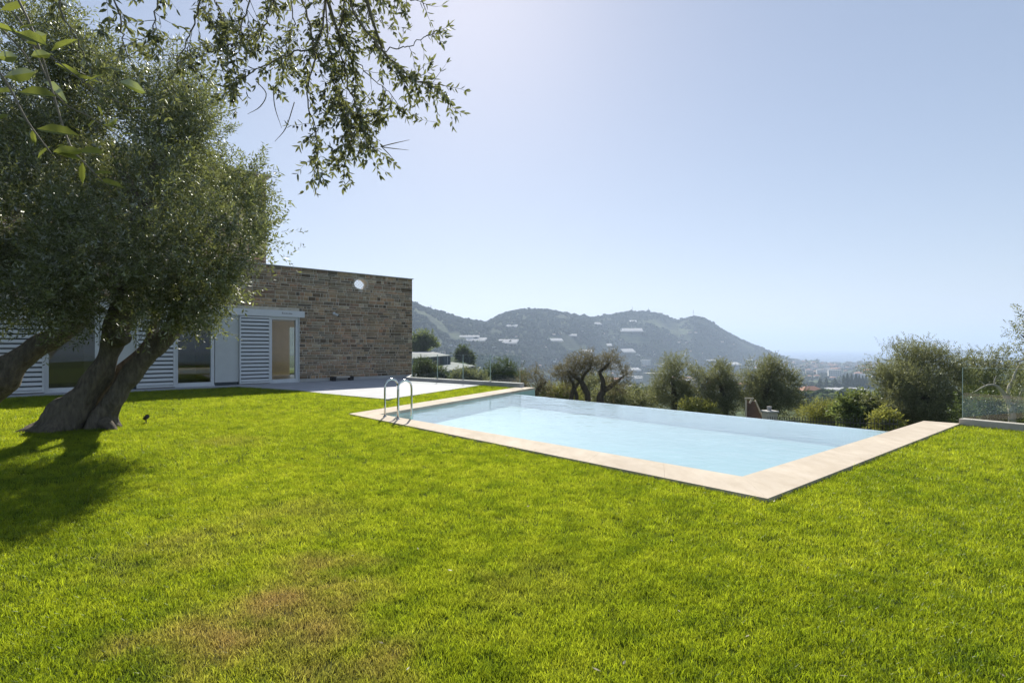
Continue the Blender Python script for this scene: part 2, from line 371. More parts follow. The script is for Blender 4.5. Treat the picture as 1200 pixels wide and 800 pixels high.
def make_terrain():
    m, nt, out = new_mat('hill_ground')
    p = N(nt, 'ShaderNodeBsdfPrincipled', ins={'Roughness': 1.0, 'Specular IOR Level': .05}); nt.links.new(p.outputs[0], out.inputs[0])
    v = pos(nt, 1)
    a = noise_n(nt, v, .006, 8, .62); b = noise_n(nt, v, .045, 6, .7)
    vo = N(nt, 'ShaderNodeTexVoronoi', feature='F1', ins={'Scale': .014, 'Randomness': 1.0}); nt.links.new(v, vo.inputs['Vector'])
    c = ramp(nt, [(.38, (.036, .052, .033)), (.52, (.052, .070, .043)), (.66, (.074, .09, .058)), (.82, (.115, .118, .084))]); nt.links.new(a, c.inputs[0])
    c2 = ramp(nt, [(.3, (.45, .5, .5)), (.55, (.95, .97, .95)), (.75, (1.35, 1.25, 1.15))]); nt.links.new(b, c2.inputs[0])
    x = mixc(nt, c.outputs[0], c2.outputs[0], 1.0, 'MULTIPLY')
    sp = N(nt, 'ShaderNodeSeparateColor'); nt.links.new(vo.outputs['Color'], sp.inputs[0])
    c3 = ramp(nt, [(0, (.6, .7, .55)), (.4, (.95, 1.0, .85)), (.7, (1.5, 1.5, 1.1)), (1, (1.8, 1.5, 1.2))], 'CONSTANT'); nt.links.new(sp.outputs[0], c3.inputs[0])
    x = mixc(nt, x, c3.outputs[0], .6, 'MULTIPLY')
    # terrace lines that follow the contour
    s = N(nt, 'ShaderNodeSeparateXYZ'); nt.links.new(v, s.inputs[0])
    w = N(nt, 'ShaderNodeMath', operation='MULTIPLY_ADD', ins={1: .17}); nt.links.new(s.outputs[2], w.inputs[0])
    nb = N_mul(nt, noise_n(nt, v, .01, 3), 3.0); nt.links.new(nb, w.inputs[2])
    fr = N(nt, 'ShaderNodeMath', operation='FRACT'); nt.links.new(w.outputs[0], fr.inputs[0])
    c4 = ramp(nt, [(0, (.5, .55, .5)), (.25, (.95, .97, .95)), (.75, (1.2, 1.15, 1.05)), (.86, (2.6, 2.3, 1.9)), (1, (2.2, 2.0, 1.7))]); nt.links.new(fr.outputs[0], c4.inputs[0])
    x = mixc(nt, x, c4.outputs[0], .75, 'MULTIPLY')
    nt.links.new(x, p.inputs['Base Color'])
    return m
M['terrain'] = make_terrain()
M['bank'] = mat_plain('dry_bank', (.10, .095, .045), 1.0, var=.5, nscale=3, bscale=12, bstr=.8, bdist=.1)
def make_sea():
    m, nt, out = new_mat('sea_water')
    p = N(nt, 'ShaderNodeBsdfPrincipled', ins={'Roughness': .22, 'Base Color': (.02, .07, .14, 1), 'IOR': 1.33}); nt.links.new(p.outputs[0], out.inputs[0])
    v = pos(nt, (1, .35, 1)); bump(nt, noise_n(nt, v, .03, 6, .7), .6, 4, p.inputs['Normal'])
    return m
M['sea'] = make_sea()

# ------------------------------------------------------------------ terrain
AZP = np.array([-2600, -900, 0, 300, 483, 500, 520, 545, 560, 570, 580, 590, 610, 640, 655, 675, 692, 697, 715, 730, 745, 765, 780, 795, 805, 812, 825, 840, 855, 875, 895, 910, 925, 945, 1000, 1500, 4000], float)
AZY = np.array([395, 340, 330, 340, 357, 362, 368, 375, 378.5, 378, 373, 368, 363.5, 363.5, 366, 370, 372, 373, 369.5, 366.5, 365, 366.5, 370.5, 376, 373, 370.5, 373, 382, 391, 401, 409, 415.5, 420.5, 423, 423, 423, 423], float)
def RIDGE(px): return np.interp(px, [0, 483, 560, 600, 690, 700, 800, 812, 925], [1350, 1500, 1750, 1850, 2050, 2200, 2500, 2450, 3050])
def BASE0(px): return np.interp(px, [0, 483, 600, 690, 800, 925], [500, 620, 1000, 1350, 1800, 2500])
PR = np.array([0, 20, 30, 60, 100, 200, 400, 600, 900, 1400, 2000, 3500, 3650, 5000, 40000], float)
PZ = np.array([-3.0, -3.0, -3.6, -7, -13, -22, -31.5, -43, -58, -76, -79.5, -81, -86, -90, -95], float)
PRL = np.array([0, 20, 30, 60, 92, 112, 130, 165, 230, 400, 600, 900, 1400, 2000, 3500, 3650, 5000, 40000], float)
PZL = np.array([-3.0, -3.0, -3.4, -4.9, -4.9, -3.7, -2.3, -1.2, -3, -30, -45, -58, -76, -79.5, -81, -86, -90, -95], float)
def fbm(x, y, oct=4):
    out = np.zeros_like(x); a = 1.0
    ph = [(1.3, 2.1), (4.7, .6), (2.2, 5.1), (.4, 3.3), (5.5, 1.9)]
    for i in range(oct):
        k = 2.03**i; c, s = math.cos(i*1.1+.4), math.sin(i*1.1+.4)
        u, w = (x*c-y*s)*k+ph[i][0], (x*s+y*c)*k+ph[i][1]
        out += a*(np.sin(u)*np.cos(w*1.13)+.5*np.sin(u*1.7+w*.6)); a *= .5
    return out
def HGT(x, y):
    x = np.asarray(x, float); y = np.asarray(y, float)
    r = np.hypot(x, y); Y = np.maximum(y, .05*r+1e-6)
    px = np.clip(600+FPX*x/Y, -2600, 4000)
    wl = np.clip((600-px)/60, 0, 1); wl = wl*wl*(3-2*wl)
    base = np.interp(r, PR, PZ)*(1-wl)+np.interp(r, PRL, PZL)*wl
    base = base+np.where(r > 25, np.clip((r-25)/150, 0, 1)*fbm(x*.02, y*.02)*np.where(r > 900, .5, 1.0), 0)
    az_c = Y/np.maximum(r, 1e-6)
    Rr = RIDGE(px); R0 = BASE0(px)
    zr = 1.5+(HOR-np.interp(px, AZP, AZY))/FPX*Rr*az_c
    t = np.clip((r-R0)/(Rr-R0), 0, 1.0)
    tt = t*t*(3-2*t)*.45+t*.55
    back = np.clip((r-Rr)/900, 0, 1)
    amp = np.sin(np.pi*np.clip(t, 0, 1))**.8*(r < Rr)
    gul = fbm(x*.012, y*.007, 4)*9+np.abs(np.sin(px*.035+fbm(x*.004, y*.004, 3)))*14-8
    hill = base+(zr-base)*tt+amp*gul
    hill = np.where(r > Rr, zr+(-90-zr)*back**1.5, hill)
    h = np.where((px < 960) & (zr > base+1), np.maximum(hill, base), base)
    h = np.where((r > Rr) & (back >= 1), np.minimum(h, -86), h)
    return h

az = np.concatenate([np.linspace(-180, -60, 40)[:-1], np.linspace(-60, 50, 760), np.linspace(50, 180, 44)[1:-1]])
rr_ = np.concatenate([[1.0], np.geomspace(5, 60, 24)[:-1], np.geomspace(60, 600, 50)[:-1], np.geomspace(600, 3700, 170)[:-1], np.geomspace(3700, 9000, 8)])
A, RR = np.meshgrid(np.radians(az), rr_)
X, Yy = RR*np.sin(A), RR*np.cos(A)
Z = HGT(X, Yy)
nr, na = A.shape
idx = np.arange(nr*na).reshape(nr, na)
q = np.stack([idx[:-1, :], np.roll(idx, -1, 1)[:-1, :], np.roll(idx, -1, 1)[1:, :], idx[1:, :]], -1).reshape(-1, 4)[:, ::-1]
terr = mesh_obj('hills', np.stack([X, Yy, Z], -1).reshape(-1, 3), q, M['terrain'], smooth=True)
tag(terr, 'hazy wooded hills and valley floor running down to the coast', 'hills', kind='structure')
bm = MB(); bm.add([(-20000, -3000, -82), (20000, -3000, -82), (20000, 16000, -82), (-20000, 16000, -82)], [(0, 1, 2, 3)])
tag(bm.build('sea', M['sea']), 'pale blue sea stretching to the hazy horizon', 'sea', kind='structure')

# ------------------------------------------------------------------ lawn, pool, terrace layout (measured ground points)
P1 = (-3.70, 12.48); P2 = (2.54, 5.47); P3 = (8.85, 10.87); P3b = (8.44, 11.28)
I1 = (-2.98, 12.40); I2 = (2.68, 6.41); IR = (7.08, 10.11); IL = (-.08, 18.6)
E_in = (.86, 20.6); E_out = (.27, 21.0)
CORNER = np.array((-5.06, 27.9)); EX = np.array((.7253, .6884)); EY = np.array((-.6884, .7253))
def hp(x, d): return tuple(CORNER+EX*x+EY*d)
C0 = (.30, 20.74); C1 = (-4.9, 25.1); C2 = hp(-.25, -.02)
T1 = (-3.62, 16.0); T2 = (-1.24, 21.97)
LZ = -.045
# lawn sheet: everything flat round the pool, with the pool left out
lawn_main = [(34, -16.5), (P3[0]+.03, P3[1]), P2, P1, E_out, C0, C1, C2, hp(0, 0), hp(0, 14), hp(-40, 14), (-60, -16.5)]
def tri_poly(name, poly, z, mat, **kw):
    from mathutils.geometry import tessellate_polygon
    t = tessellate_polygon([[Vector((p[0], p[1], 0)) for p in poly]])
    o = mesh_obj(name, [(p[0], p[1], z) for p in poly], [list(a) for a in t], mat)
    return o
lawn = tri_poly('lawn', lawn_main, LZ, M['soil']); tag(lawn, 'flat mown lawn round the pool with worn brown patches', 'lawn', kind='structure')
sk = MB(); n = len(lawn_main)
for i in range(n):
    a, b = lawn_main[i], lawn_main[(i+1) % n]
    sk.add([(a[0], a[1], LZ), (b[0], b[1], LZ), (b[0], b[1], -6), (a[0], a[1], -6)], [(0, 1, 2, 3)])
tag(sk.build('terrace_bank', M['bank']), 'earth bank under the lawn edge', 'bank', kind='structure')

terr_poly = [T1, T2, C1, C2, hp(-.25, -.01), hp(-8.6, -.01), hp(-8.6, -1.0), (-7.6, 19.4), (-6.14, 17.98)]
terr_poly = [T1, T2, C1, C2, hp(-8.6, -.01), hp(-8.6, -1.05), (-7.6, 19.4), (-6.14, 17.98)]
b = MB(); b.prism(terr_poly, -.3, 0.0); tag(b.build('terrace', M['paving']), 'pale grey tiled terrace in front of the stone wall', 'terrace', kind='structure')
b = MB(); b.prism([hp(-8.604, -1.05), hp(-8.604, -.01), hp(-30, -.01), hp(-30, -1.05)], -.3, -.006); tag(b.build('path', M['paving']), 'narrow paved path along the foot of the villa', 'path', kind='structure')

# ------------------------------------------------------------------ grass
def in_poly(px, py, poly):
    ins = np.zeros(len(px), bool); j = len(poly)-1
    for i in range(len(poly)):
        xi, yi = poly[i]; xj, yj = poly[j]
        c = ((yi > py) != (yj > py)) & (px < (xj-xi)*(py-yi)/(yj-yi+1e-12)+xi); ins ^= c; j = i
    return ins
def grass_points():
    pts = []; scl = []
    for (r0, r1, dens, sc) in ((1.0, 4.5, 1700, .86), (4.5, 8, 1000, .92), (8, 14, 480, 1.1), (14, 27, 190, 1.4)):
        a0, a1 = (R(-85), R(85)) if r1 < 9 else (R(-66), R(62)); area = (a1-a0)*.5*(r1*r1-r0*r0); k = int(area*dens)
        r = np.sqrt(rng.uniform(r0*r0, r1*r1, k)); a = rng.uniform(a0, a1, k)
        x, y = r*np.sin(a), r*np.cos(a)
        ok = in_poly(x, y, lawn_main) & ~in_poly(x, y, [T1, T2, C1, C2, hp(-8.6, 0), hp(-8.6, -1.05), (-7.6, 19.4), (-6.14, 17.98)])
        d = (x-CORNER[0])*EY[0]+(y-CORNER[1])*EY[1]; ok &= d < -1.1
        ok &= y > .1
        pts.append(np.stack([x[ok], y[ok], np.full(ok.sum(), LZ)], -1)); scl.append(np.full(ok.sum(), sc))
    return np.concatenate(pts), np.concatenate(scl)
gp, gs = grass_points()
gs = gs*rng.uniform(.7, 1.25, len(gs))
protos = bpy.data.collections.new('grass_tufts')
for t in range(6):
    vs, fs = [], []
    for i in range(16):
        ang = random.uniform(0, 6.283); rad = .045*math.sqrt(random.random()); bx, by = rad*math.cos(ang), rad*math.sin(ang)
        h = random.uniform(.018, .050)*random.choice((.7, 1, 1, 1.15)); w = random.uniform(.0011, .0024); la = random.uniform(0, 6.283); lean = random.uniform(.2, 1.0)*h
        fa = random.uniform(0, 3.1416); dx, dy = w*math.cos(fa), w*math.sin(fa); lx, ly = math.cos(la)*lean, math.sin(la)*lean
        k = len(vs)
        vs += [(bx-dx, by-dy, 0), (bx+dx, by+dy, 0), (bx+lx*.35+dx*.9, by+ly*.35+dy*.9, h*.62), (bx+lx*.35-dx*.9, by+ly*.35-dy*.9, h*.62), (bx+lx, by+ly, h)]
        fs += [(k, k+1, k+2, k+3), (k+3, k+2, k+4)]
    me = bpy.data.meshes.new('grass_tuft'); me.from_pydata(vs, [], fs); me.materials.append(M['blade'])
    protos.objects.link(bpy.data.objects.new('grass_tuft', me))
gme = bpy.data.meshes.new('grass'); gme.vertices.add(len(gp)); gme.vertices.foreach_set('co', gp.astype(np.float32).ravel())
at_ = gme.attributes.new('tuft_scale', 'FLOAT', 'POINT'); at_.data.foreach_set('value', gs.astype(np.float32))
gme.update()
grass = bpy.data.objects.new('grass', gme); COL.objects.link(grass); tag(grass, 'short sunlit grass blades of the lawn', 'grass', kind='stuff')
ng = bpy.data.node_groups.new('grass_scatter', 'GeometryNodeTree')
ng.interface.new_socket('Geometry', in_out='INPUT', socket_type='NodeSocketGeometry'); ng.interface.new_socket('Geometry', in_out='OUTPUT', socket_type='NodeSocketGeometry')
gi = ng.nodes.new('NodeGroupInput'); go = ng.nodes.new('NodeGroupOutput')
iop = ng.nodes.new('GeometryNodeInstanceOnPoints'); ci = ng.nodes.new('GeometryNodeCollectionInfo'); ci.inputs['Collection'].default_value = protos
ci.inputs['Separate Children'].default_value = True; ci.inputs['Reset Children'].default_value = True
iop.inputs['Pick Instance'].default_value = True
rv = ng.nodes.new('FunctionNodeRandomValue'); rv.data_type = 'FLOAT_VECTOR'; rv.inputs[0].default_value = (-.18, -.18, 0); rv.inputs[1].default_value = (.18, .18, 6.283)
na_ = ng.nodes.new('GeometryNodeInputNamedAttribute'); na_.data_type = 'FLOAT'; na_.inputs[0].default_value = 'tuft_scale'
L = ng.links.new
L(gi.outputs[0], iop.inputs['Points']); L(ci.outputs[0], iop.inputs['Instance']); L(rv.outputs[0], iop.inputs['Rotation']); L(na_.outputs[0], iop.inputs['Scale'])
L(iop.outputs[0], go.inputs[0])
gm = grass.modifiers.new('scatter', 'NODES'); gm.node_group = ng

rf = np.random.default_rng(77); LFV = []
for _ in range(75):
    r = 2.3+9*rf.random()**1.3; a = rf.uniform(R(-46), R(44)); x, y = r*math.sin(a), r*math.cos(a)
    if not in_poly(np.array([x]), np.array([y]), lawn_main)[0]: continue
    th = rf.uniform(0, 6.283); d = np.array((math.cos(th), math.sin(th), rf.uniform(-.2, .2))); n_ = np.array((-d[1], d[0], rf.uniform(-.4, .4))); p = np.array((x, y, LZ+rf.uniform(.018, .036))); l = rf.uniform(.025, .05); w_ = l*rf.uniform(.12, .2)
    LFV += [p, p+d*l*.5+n_*w_, p+d*l, p+d*l*.5-n_*w_]
fl_ = mesh_obj('fallen_leaves', np.array(LFV), np.arange(len(LFV)).reshape(-1, 4), mat_leaf('dry_fallen_leaf', (.20, .15, .08), (.28, .24, .16), (.3, .22, .1), .3, gloss=.05)); tag(fl_, 'dry olive leaves scattered on the lawn', 'leaves', kind='stuff')

# ------------------------------------------------------------------ pool
pool = empty('swimming_pool', (*I2, 0)); 
tag(pool, 'infinity swimming pool with broad beige stone coping sunk in the lawn', 'swimming pool')
off = np.array((*I2, 0))
def pl(p): return (p[0]-off[0], p[1]-off[1])
def lerp(a, b, t): return (a[0]+(b[0]-a[0])*t, a[1]+(b[1]-a[1])*t)
def slabs(name, a0, b0, a1, b1, nseg, z0=-.07, z1=0.0):
    """coping edge: outer a0->b0, inner a1->b1, slabs with thin joints"""
    b = MB()
    for i in range(nseg):
        t0, t1 = i/nseg+.0001, (i+1)/nseg-.0001
        b.prism([pl(lerp(a0, b0, t0)), pl(lerp(a0, b0, t1)), pl(lerp(a1, b1, t1)), pl(lerp(a1, b1, t0))], z0, z1)
    return b.build(name, M['coping'], pool)
slabs('coping', P1, P2, I1, I2, 8)
slabs('coping', P2, P3, I2, P3b, 8)
slabs('coping', E_out, P1, E_in, I1, 9)
FL = -.42; WZ = -.075
b = MB()
def wallq(a, c, z0, z1): b.add([(*pl(a), z0), (*pl(c), z0), (*pl(c), z1), (*pl(a), z1)], [(0, 1, 2, 3)])
d = np.array(IL)-np.array(IR); nrm_ = np.array((d[1], -d[0]))/np.linalg.norm(d)
if nrm_[1] < 0: nrm_ = -nrm_
# walls set back 25 mm under the coping nose
wallq(I1, I2, FL, -.07); wallq(I2, P3b, FL, -.07); wallq(E_in, I1, FL, -.07)
b.build('basin_wall', M['pool_wall'], pool); b = MB(); wallq(tuple(np.array(IR)-nrm_*.004), tuple(np.array(IL)-nrm_*.004), FL, WZ-.012); b.build('basin_wall', M['pool_shade_lift'], pool)
b = MB(); b.add([(*pl(p), FL) for p in (I1, I2, IR, IL)], [(0, 1, 2, 3)]); b.build('basin_floor', M['pool_floor'], pool)
# infinity edge: thin lip with water running over
d = np.array(IL)-np.array(IR); nrm = np.array((d[1], -d[0]))/np.linalg.norm(d)
if nrm[1] < 0: nrm = -nrm
lip = [pl(IR), pl(IL), pl(np.array(IL)+nrm*.16), pl(np.array(IR)+nrm*.16)]
b = MB(); b.prism(lip, -3.5, WZ-.012); b.build('overflow_edge', M['pool_floor'], pool)
# coping carriers (side walls beyond the lip)
b = MB(); b.prism([pl(lerp(E_in, I1, .02)), pl(lerp(E_out, P1, .02)), pl(lerp(E_out, P1, .98)), pl(lerp(P1, I1, .8))], -3.5, -.071)
b.prism([pl(P3), pl(P2), pl(lerp(P2, I2, .95)), pl(P3b)], -3.5, -.0712)
b.build('side_wall', M['render_beige'], pool)
wpoly = [I1, I2, tuple(np.array(IR)+nrm*.15), tuple(np.array(IL)+nrm*.15)]
wo = tri_poly('water', wpoly, WZ, M['water']); tag(wo, 'still pale turquoise pool water level with its far edge', 'water', kind='structure')

# ladder
lad = empty('pool_ladder', (-2.45, 11.85, 0)); tag(lad, 'stainless steel pool ladder with two arched handrails at the pool corner', 'pool ladder')
uA = np.array((.665, -.747)); uB = np.array((.747, .665))
base0 = np.array((-2.76, 11.95)) - np.array((-2.45, 11.85))
for k in range(2):
    o2 = base0+uA*.555*k
    i2 = o2+uB*.33
    pts = [(*o2, -.02), (*o2, .30), (*o2, .62)]
    for a in np.linspace(0, math.pi, 13)[1:-1]:
        c = (o2+i2)/2; w = (i2-o2)/2
        pts.append((*(c-w*math.cos(a)), .64+.165*math.sin(a)))
    pts += [(*i2, .62), (*i2, .3), (*i2, -.40)]
    v, f = tube(pts, [.0215]*len(pts), 12)
    b = MB(); b.add(v, f)
    b.build('handrail', M['steel'], lad, smooth=True)
    b = MB(); b.cyl((*o2, -.001), (*o2, .014), .045, .04, 16); b.build('flange', M['steel'], lad)
for z in (-.16, -.34):
    a = base0+uB*.33; c = a+uA*.555
    b = MB(); b.strip(a+uA*.02, c-uA*.02, .07, z-.012, z+.012); b.build('tread', M['steel'], lad, bevel=.004)

# ------------------------------------------------------------------ villa
RZ = math.atan2(EX[1], EX[0])
villa = empty('stone_villa', (*CORNER, 0), RZ)
tag(villa, 'long flat roofed villa of brown coursed stone with white shutters and glazed doors', 'villa')
TOP = 4.94; HB = 2.80; HT = 3.07; OPEN0 = -5.78
OVX, OVZ, ORX, ORZ = -2.84, 4.48, .37, .255
def stone_wall(x0, x1, z0, z1, y, skip=None, hole=None, seed=1):
    rs = random.Random(seed); V, F = [], []
    z = z0
    while z < z1-.02:
        h = min(rs.choice((.07, .09, .10, .115, .13, .15, .18)), z1-z)
        if z1-(z+h) < .06: h = z1-z
        x = x0
        while x < x1-.01:
            w = rs.choice((.12, .17, .22, .28, .34, .42, .55))*rs.uniform(.85, 1.15); e = min(x+w, x1)
            if x1-e < .1: e = x1
            segs = [(x, e)]
            if skip and z < skip[1] and x < skip[0]:
                segs = [(max(x, skip[0]), e)] if e > skip[0] else []
            if hole:
                cx, cz, rx, rz = hole; zm = max(min(cz, z+h), z)
                q = 1-((zm-cz)/rz)**2
                if q > 0:
                    ext = rx*math.sqrt(q)+.005; out = []
                    for (s0, s1) in segs:
                        if s1 <= cx-ext or s0 >= cx+ext: out.append((s0, s1))
                        else:
                            if s0 < cx-ext: out.append((s0, cx-ext))
                            if s1 > cx+ext: out.append((cx+ext, s1))
                    segs = out
            for (s0, s1) in segs:
                if s1-s0 < .03: continue
                g = rs.uniform(.007, .014); pr = rs.uniform(.006, .028); c = .012
                a0, a1, b0, b1 = s0+g, s1-g, z+g, z+h-g
                if b1-b0 < .02 or a1-a0 < .02: continue
                j = lambda: rs.uniform(-.008, .008)
                k = len(V)
                V += [(a0, y, b0), (a1, y, b0), (a1, y, b1), (a0, y, b1),
                      (a0+c+j(), y-pr, b0+c+j()), (a1-c+j(), y-pr, b0+c+j()), (a1-c+j(), y-pr, b1-c+j()), (a0+c+j(), y-pr, b1-c+j())]
                F += [(k+4, k+5, k+6, k+7), (k, k+1, k+5, k+4), (k+1, k+2, k+6, k+5), (k+2, k+3, k+7, k+6), (k+3, k, k+4, k+7)]
            x = e
        z += h
    return np.array(V), np.array(F)
# backing wall with the oval opening (front and back sheets + reveals)
def plate_with_hole(x0, x1, z0, z1, y0, y1, hole, nseg=40):
    cx, cz, rx, rz = hole; V, F = [], []
    ang = [2*math.pi*i/nseg for i in range(nseg)]
    for y in (y0, y1):
        for a in ang: V.append((cx+rx*math.cos(a), y, cz+rz*math.sin(a)))
        for a in ang:
            ca, sa = math.cos(a), math.sin(a)
            tx = (x1-cx)/ca if ca > 1e-9 else ((x0-cx)/ca if ca < -1e-9 else 1e9)
            tz = (z1-cz)/sa if sa > 1e-9 else ((z0-cz)/sa if sa < -1e-9 else 1e9)
            t = min(tx, tz); V.append((cx+ca*t, y, cz+sa*t))
    n = nseg
    for k, fl in ((0, False), (2*n, True)):
        for i in range(n):
            j = (i+1) % n; f = (k+i, k+j, k+n+j, k+n+i); F.append(f if fl else f[::-1])
    for i in range(n):
        j = (i+1) % n; F.append((i, j, 2*n+j, 2*n+i)); F.append((n+j, n+i, 3*n+i, 3*n+j))
    return V, F
hole = (OVX, OVZ, ORX, ORZ)
V, F = plate_with_hole(OPEN0+.9, 0, HT+.3, TOP, 0, .40, hole)
b = MB(); b.add(V, F)
# corners missed by the radial fan
b.box(OPEN0, 0, .004, .398, 0, HT+.3)
b.box(-34, OPEN0+.9, .002, .399, HT, TOP)
b.box(OPEN0+.9, -.0, .003, .397, TOP-.16, TOP-.001); b.box(-.35, -.001, .003, .397, HT+.2, TOP-.001); b.box(OPEN0+.5, OPEN0+1.6, .003, .397, HT, TOP-.001)
b.box(-.4, -.003, .40, 1.4, -.2, TOP-.3); b.box(-.4, -.003, 5.9, 12, -.2, TOP-.3); b.box(-.4, -.003, 1.4, 5.9, 2.7, TOP-.3); b.box(-.4, -.003, 1.4, 5.9, -.2, .02)  # end wall with an unseen opening added so sun brightens the room
wall = b.build('wall', M['mortar'], villa)
V, F = stone_wall(-34, 0, 0.0, TOP, -.001, (OPEN0, HT), hole, 3)
stones = mesh_obj('stone_facing', V, F, M['stone'], wall)
b = MB(); b.box(-34, .05, -.07, .47, TOP, TOP+.035); b.build('coping_cap', M['concrete'], villa)
b = MB(); b.box(-34, -.42, .41, 12, 3.35, 3.6); b.build('roof', M['concrete'], villa)
b = MB(); b.box(OPEN0+.02, -.002, -.055, -.0, -.02, .13); b.build('plinth', M['concrete'], villa)
# oval window
b = MB(); ns = 40
vs = []; fs = []
for y in (-.012, .38):
    for sc in (1.0, .93):
        for i in range(ns):
            a = 2*math.pi*i/ns; vs.append((OVX+ORX*sc*math.cos(a), y, OVZ+ORZ*sc*math.sin(a)))
for i in range(ns):
    j = (i+1) % ns
    fs += [(i, j, ns+j, ns+i), (ns+i, ns+j, 3*ns+j, 3*ns+i), (2*ns+j, 2*ns+i, 3*ns+i, 3*ns+j)]
b.add(vs, fs); ow = b.build('oval_window', M['render_beige'], villa)
b = MB()
for k in range(-3, 4):
    for s in (1, -1):
        # bars at 45 degrees clipped to the oval
        c = k*.15; pts = []
        for t in np.linspace(-.6, .6, 241):
            x, z = t, s*t+c
            if (x/ORX)**2+(z/ORZ)**2 < .85: pts.append((x, z))
        if len(pts) > 4: b.cyl((OVX+pts[0][0], .22, OVZ+pts[0][1]), (OVX+pts[-1][0], .22, OVZ+pts[-1][1]), .011, n=6)
b.build('lattice', M['white'], ow)
# header beam
b = MB(); b.box(-34, OPEN0+.21, -.10, .30, HB, HT); hd = b.build('header', M['white'], villa, bevel=.006)
# faint grey lettering smudge on the header
b = MB()
b.box(-6.56, -6.09, -.1015, -.1004, 2.915, 2.925)
for i, (w, h) in enumerate(((.05, .07), (.04, .045), (.05, .05), (.04, .04), (.06, .045), (.05, .035))):
    b.box(-6.55+i*.075, -6.55+i*.075+w, -.104, -.1005, 2.924, 2.93+h)
b.build('maker_mark', M['housegrey'], hd)
# bays
def frame(name, s0, s1, z0, z1, y, w, dpt, mat, parent):
    b = MB(); b.box(-s1, -s1+w, y, y+dpt, z0, z1); b.box(-s0-w, -s0, y, y+dpt, z0, z1)
    b.box(-s1+w, -s0-w, y, y+dpt, z1-w, z1); b.box(-s1+w, -s0-w, y, y+dpt, z0, z0+w)
    return b.build(name, mat, parent, bevel=.005)
def bay_glass(name, s0, s1, label=None):
    f = frame(name, s0, s1, .03, HB, .02, .12, .16, M['white'], villa)
    if label: f['label'] = label
    b = MB(); b.box(-s1+.12, -s0-.12, .10, .112, .15, HB-.12); b.build('pane', M['winglass'], f)
    b = MB(); b.box(-s1, -s0, -.06, .02, -.004, .03); b.build('sill', M['white'], f)
    return f
def shutter(s0, s1):
    b = MB(); y = -.09
    b.box(-s1, -s1+.05, y, y+.06, .03, HB-.03); b.box(-s0-.05, -s0, y, y+.06, .03, HB-.03)
    b.box(-s1+.05, -s0-.05, y, y+.06, HB-.09, HB-.03); b.box(-s1+.05, -s0-.05, y, y+.06, .03, .09)
    k = 17; p = (HB-.18)/k
    for i in range(k):
        z = .10+i*p
        x0, x1 = -s1+.051, -s0-.051
        vs = []
        for (yy, zz) in ((-.088, z+.005), (-.088, z+.05), (-.045, z+p*.72), (-.037, z+p*.68), (-.078, z+.005)):
            vs.append((yy, zz))
        n5 = len(vs)
        b.add([(x0, a, c) for a, c in vs]+[(x1, a, c) for a, c in vs], [tuple(range(n5)), tuple(range(2*n5-1, n5-1, -1))]+[(i2, n5+i2, n5+(i2+1) % n5, (i2+1) % n5) for i2 in range(n5)])
    o = b.build('louvre_shutter', M['white'], villa)
    b = MB(); b.box(-s1+.051, -s0-.051, -.02, -.012, .091, HB-.091); b.build('shade_backing', M['shed_side'], o); return o  # dark sheet added to paint the shade between the slats
bays = [('glass', 5.80, 7.04, 'glazed door giving on to an ochre room'), ('shut', 7.02, 8.23), ('panel', 8.23, 9.11), ('glass', 9.13, 10.5, None), ('shut', 10.5, 11.7), ('panel', 11.7, 12.75),
        ('glass', 12.77, 14.24, None), ('shut', 14.24, 15.64), ('panel', 15.64, 16.6), ('glass', 16.62, 18, None), ('shut', 18, 19.4), ('panel', 19.4, 24)]
for t in bays:
    if t[0] == 'glass': bay_glass('glazed_door', t[1], t[2], t[3])
    elif t[0] == 'shut': shutter(t[1], t[2])
    else:
        b = MB(); b.box(-t[2]+.002, -t[1]-.002, .0, .1, .12, HB); b.build('wall_panel', M['panel'], villa)
        b = MB(); b.box(-t[2]+.002, -t[1]-.002, .03, .1, -.02, .12); b.build('wall_panel_base', M['shed_side'], villa)
b = MB(); b.box(OPEN0-.02, OPEN0+.002, -.05, .30, 0, HB); b.build('jamb', M['white'], villa)
# solid core behind shutters so that no light leaks, and the rooms
b = MB(); b.box(-9.11, -7.04, .12, .3, 0, HB); b.box(-12.75, -10.52, .12, .3, 0, HB); b.box(-16.6, -14.26, .12, .3, 0, HB); b.box(-34, -18.02, .12, .3, 0, HB)
b.build('inner_wall', M['inner'], villa)
b = MB(); b.box(-20, -.42, .12, 6.4, -.15, .004); b.build('room_floor', M['innerfloor'], villa)
b = MB(); b.box(-20, -.42, .41, 6.6, 2.9, 3.0); b.build('ceiling', M['inner'], villa)
b = MB(); D = 6.2
b.box(-8.2, -3.75, D, D+.2, 0, 2.9)      # ochre back wall, open beside it
b.box(-3.75, -2.3, D, D+.2, 2.6, 2.9); b.box(-2.3, -.42, D, D+.2, 0, 2.9); b.box(-8.3, -8.2, .32, D, 0, 2.9)
b.build('room_wall', M['ochre'], villa)
b = MB(); b.box(-20, -12.9, D, D+.2, 0, 2.9); b.box(-12.9, -8.2, D, D+.2, 0, 2.9); b.box(-12.6, -12.5, .32, D, 0, 2.9); b.build('back_wall', M['inner'], villa)
b = MB(); b.box(-6.9, -6.2, 5.3, 5.9, 0, .42); b.box(-6.9, -6.2, 5.78, 5.9, .42, .8); b.build('seat_block', M['white'], villa)
# upper storey, set back
V, F = stone_wall(-26, -4.7, 3.6, 10.7, 6.999, None, None, 9)
b = MB(); b.box(-26, -4.7, 7.0, 11.9, 3.5, 10.7); us = b.build('upper_storey', M['mortar'], villa)
mesh_obj('stone_facing', V, F, M['stone'], us)
b = MB(); b.box(-26.2, -4.45, 6.8, 12.1, 10.7, 10.8); b.build('upper_roof', M['concrete'], us)

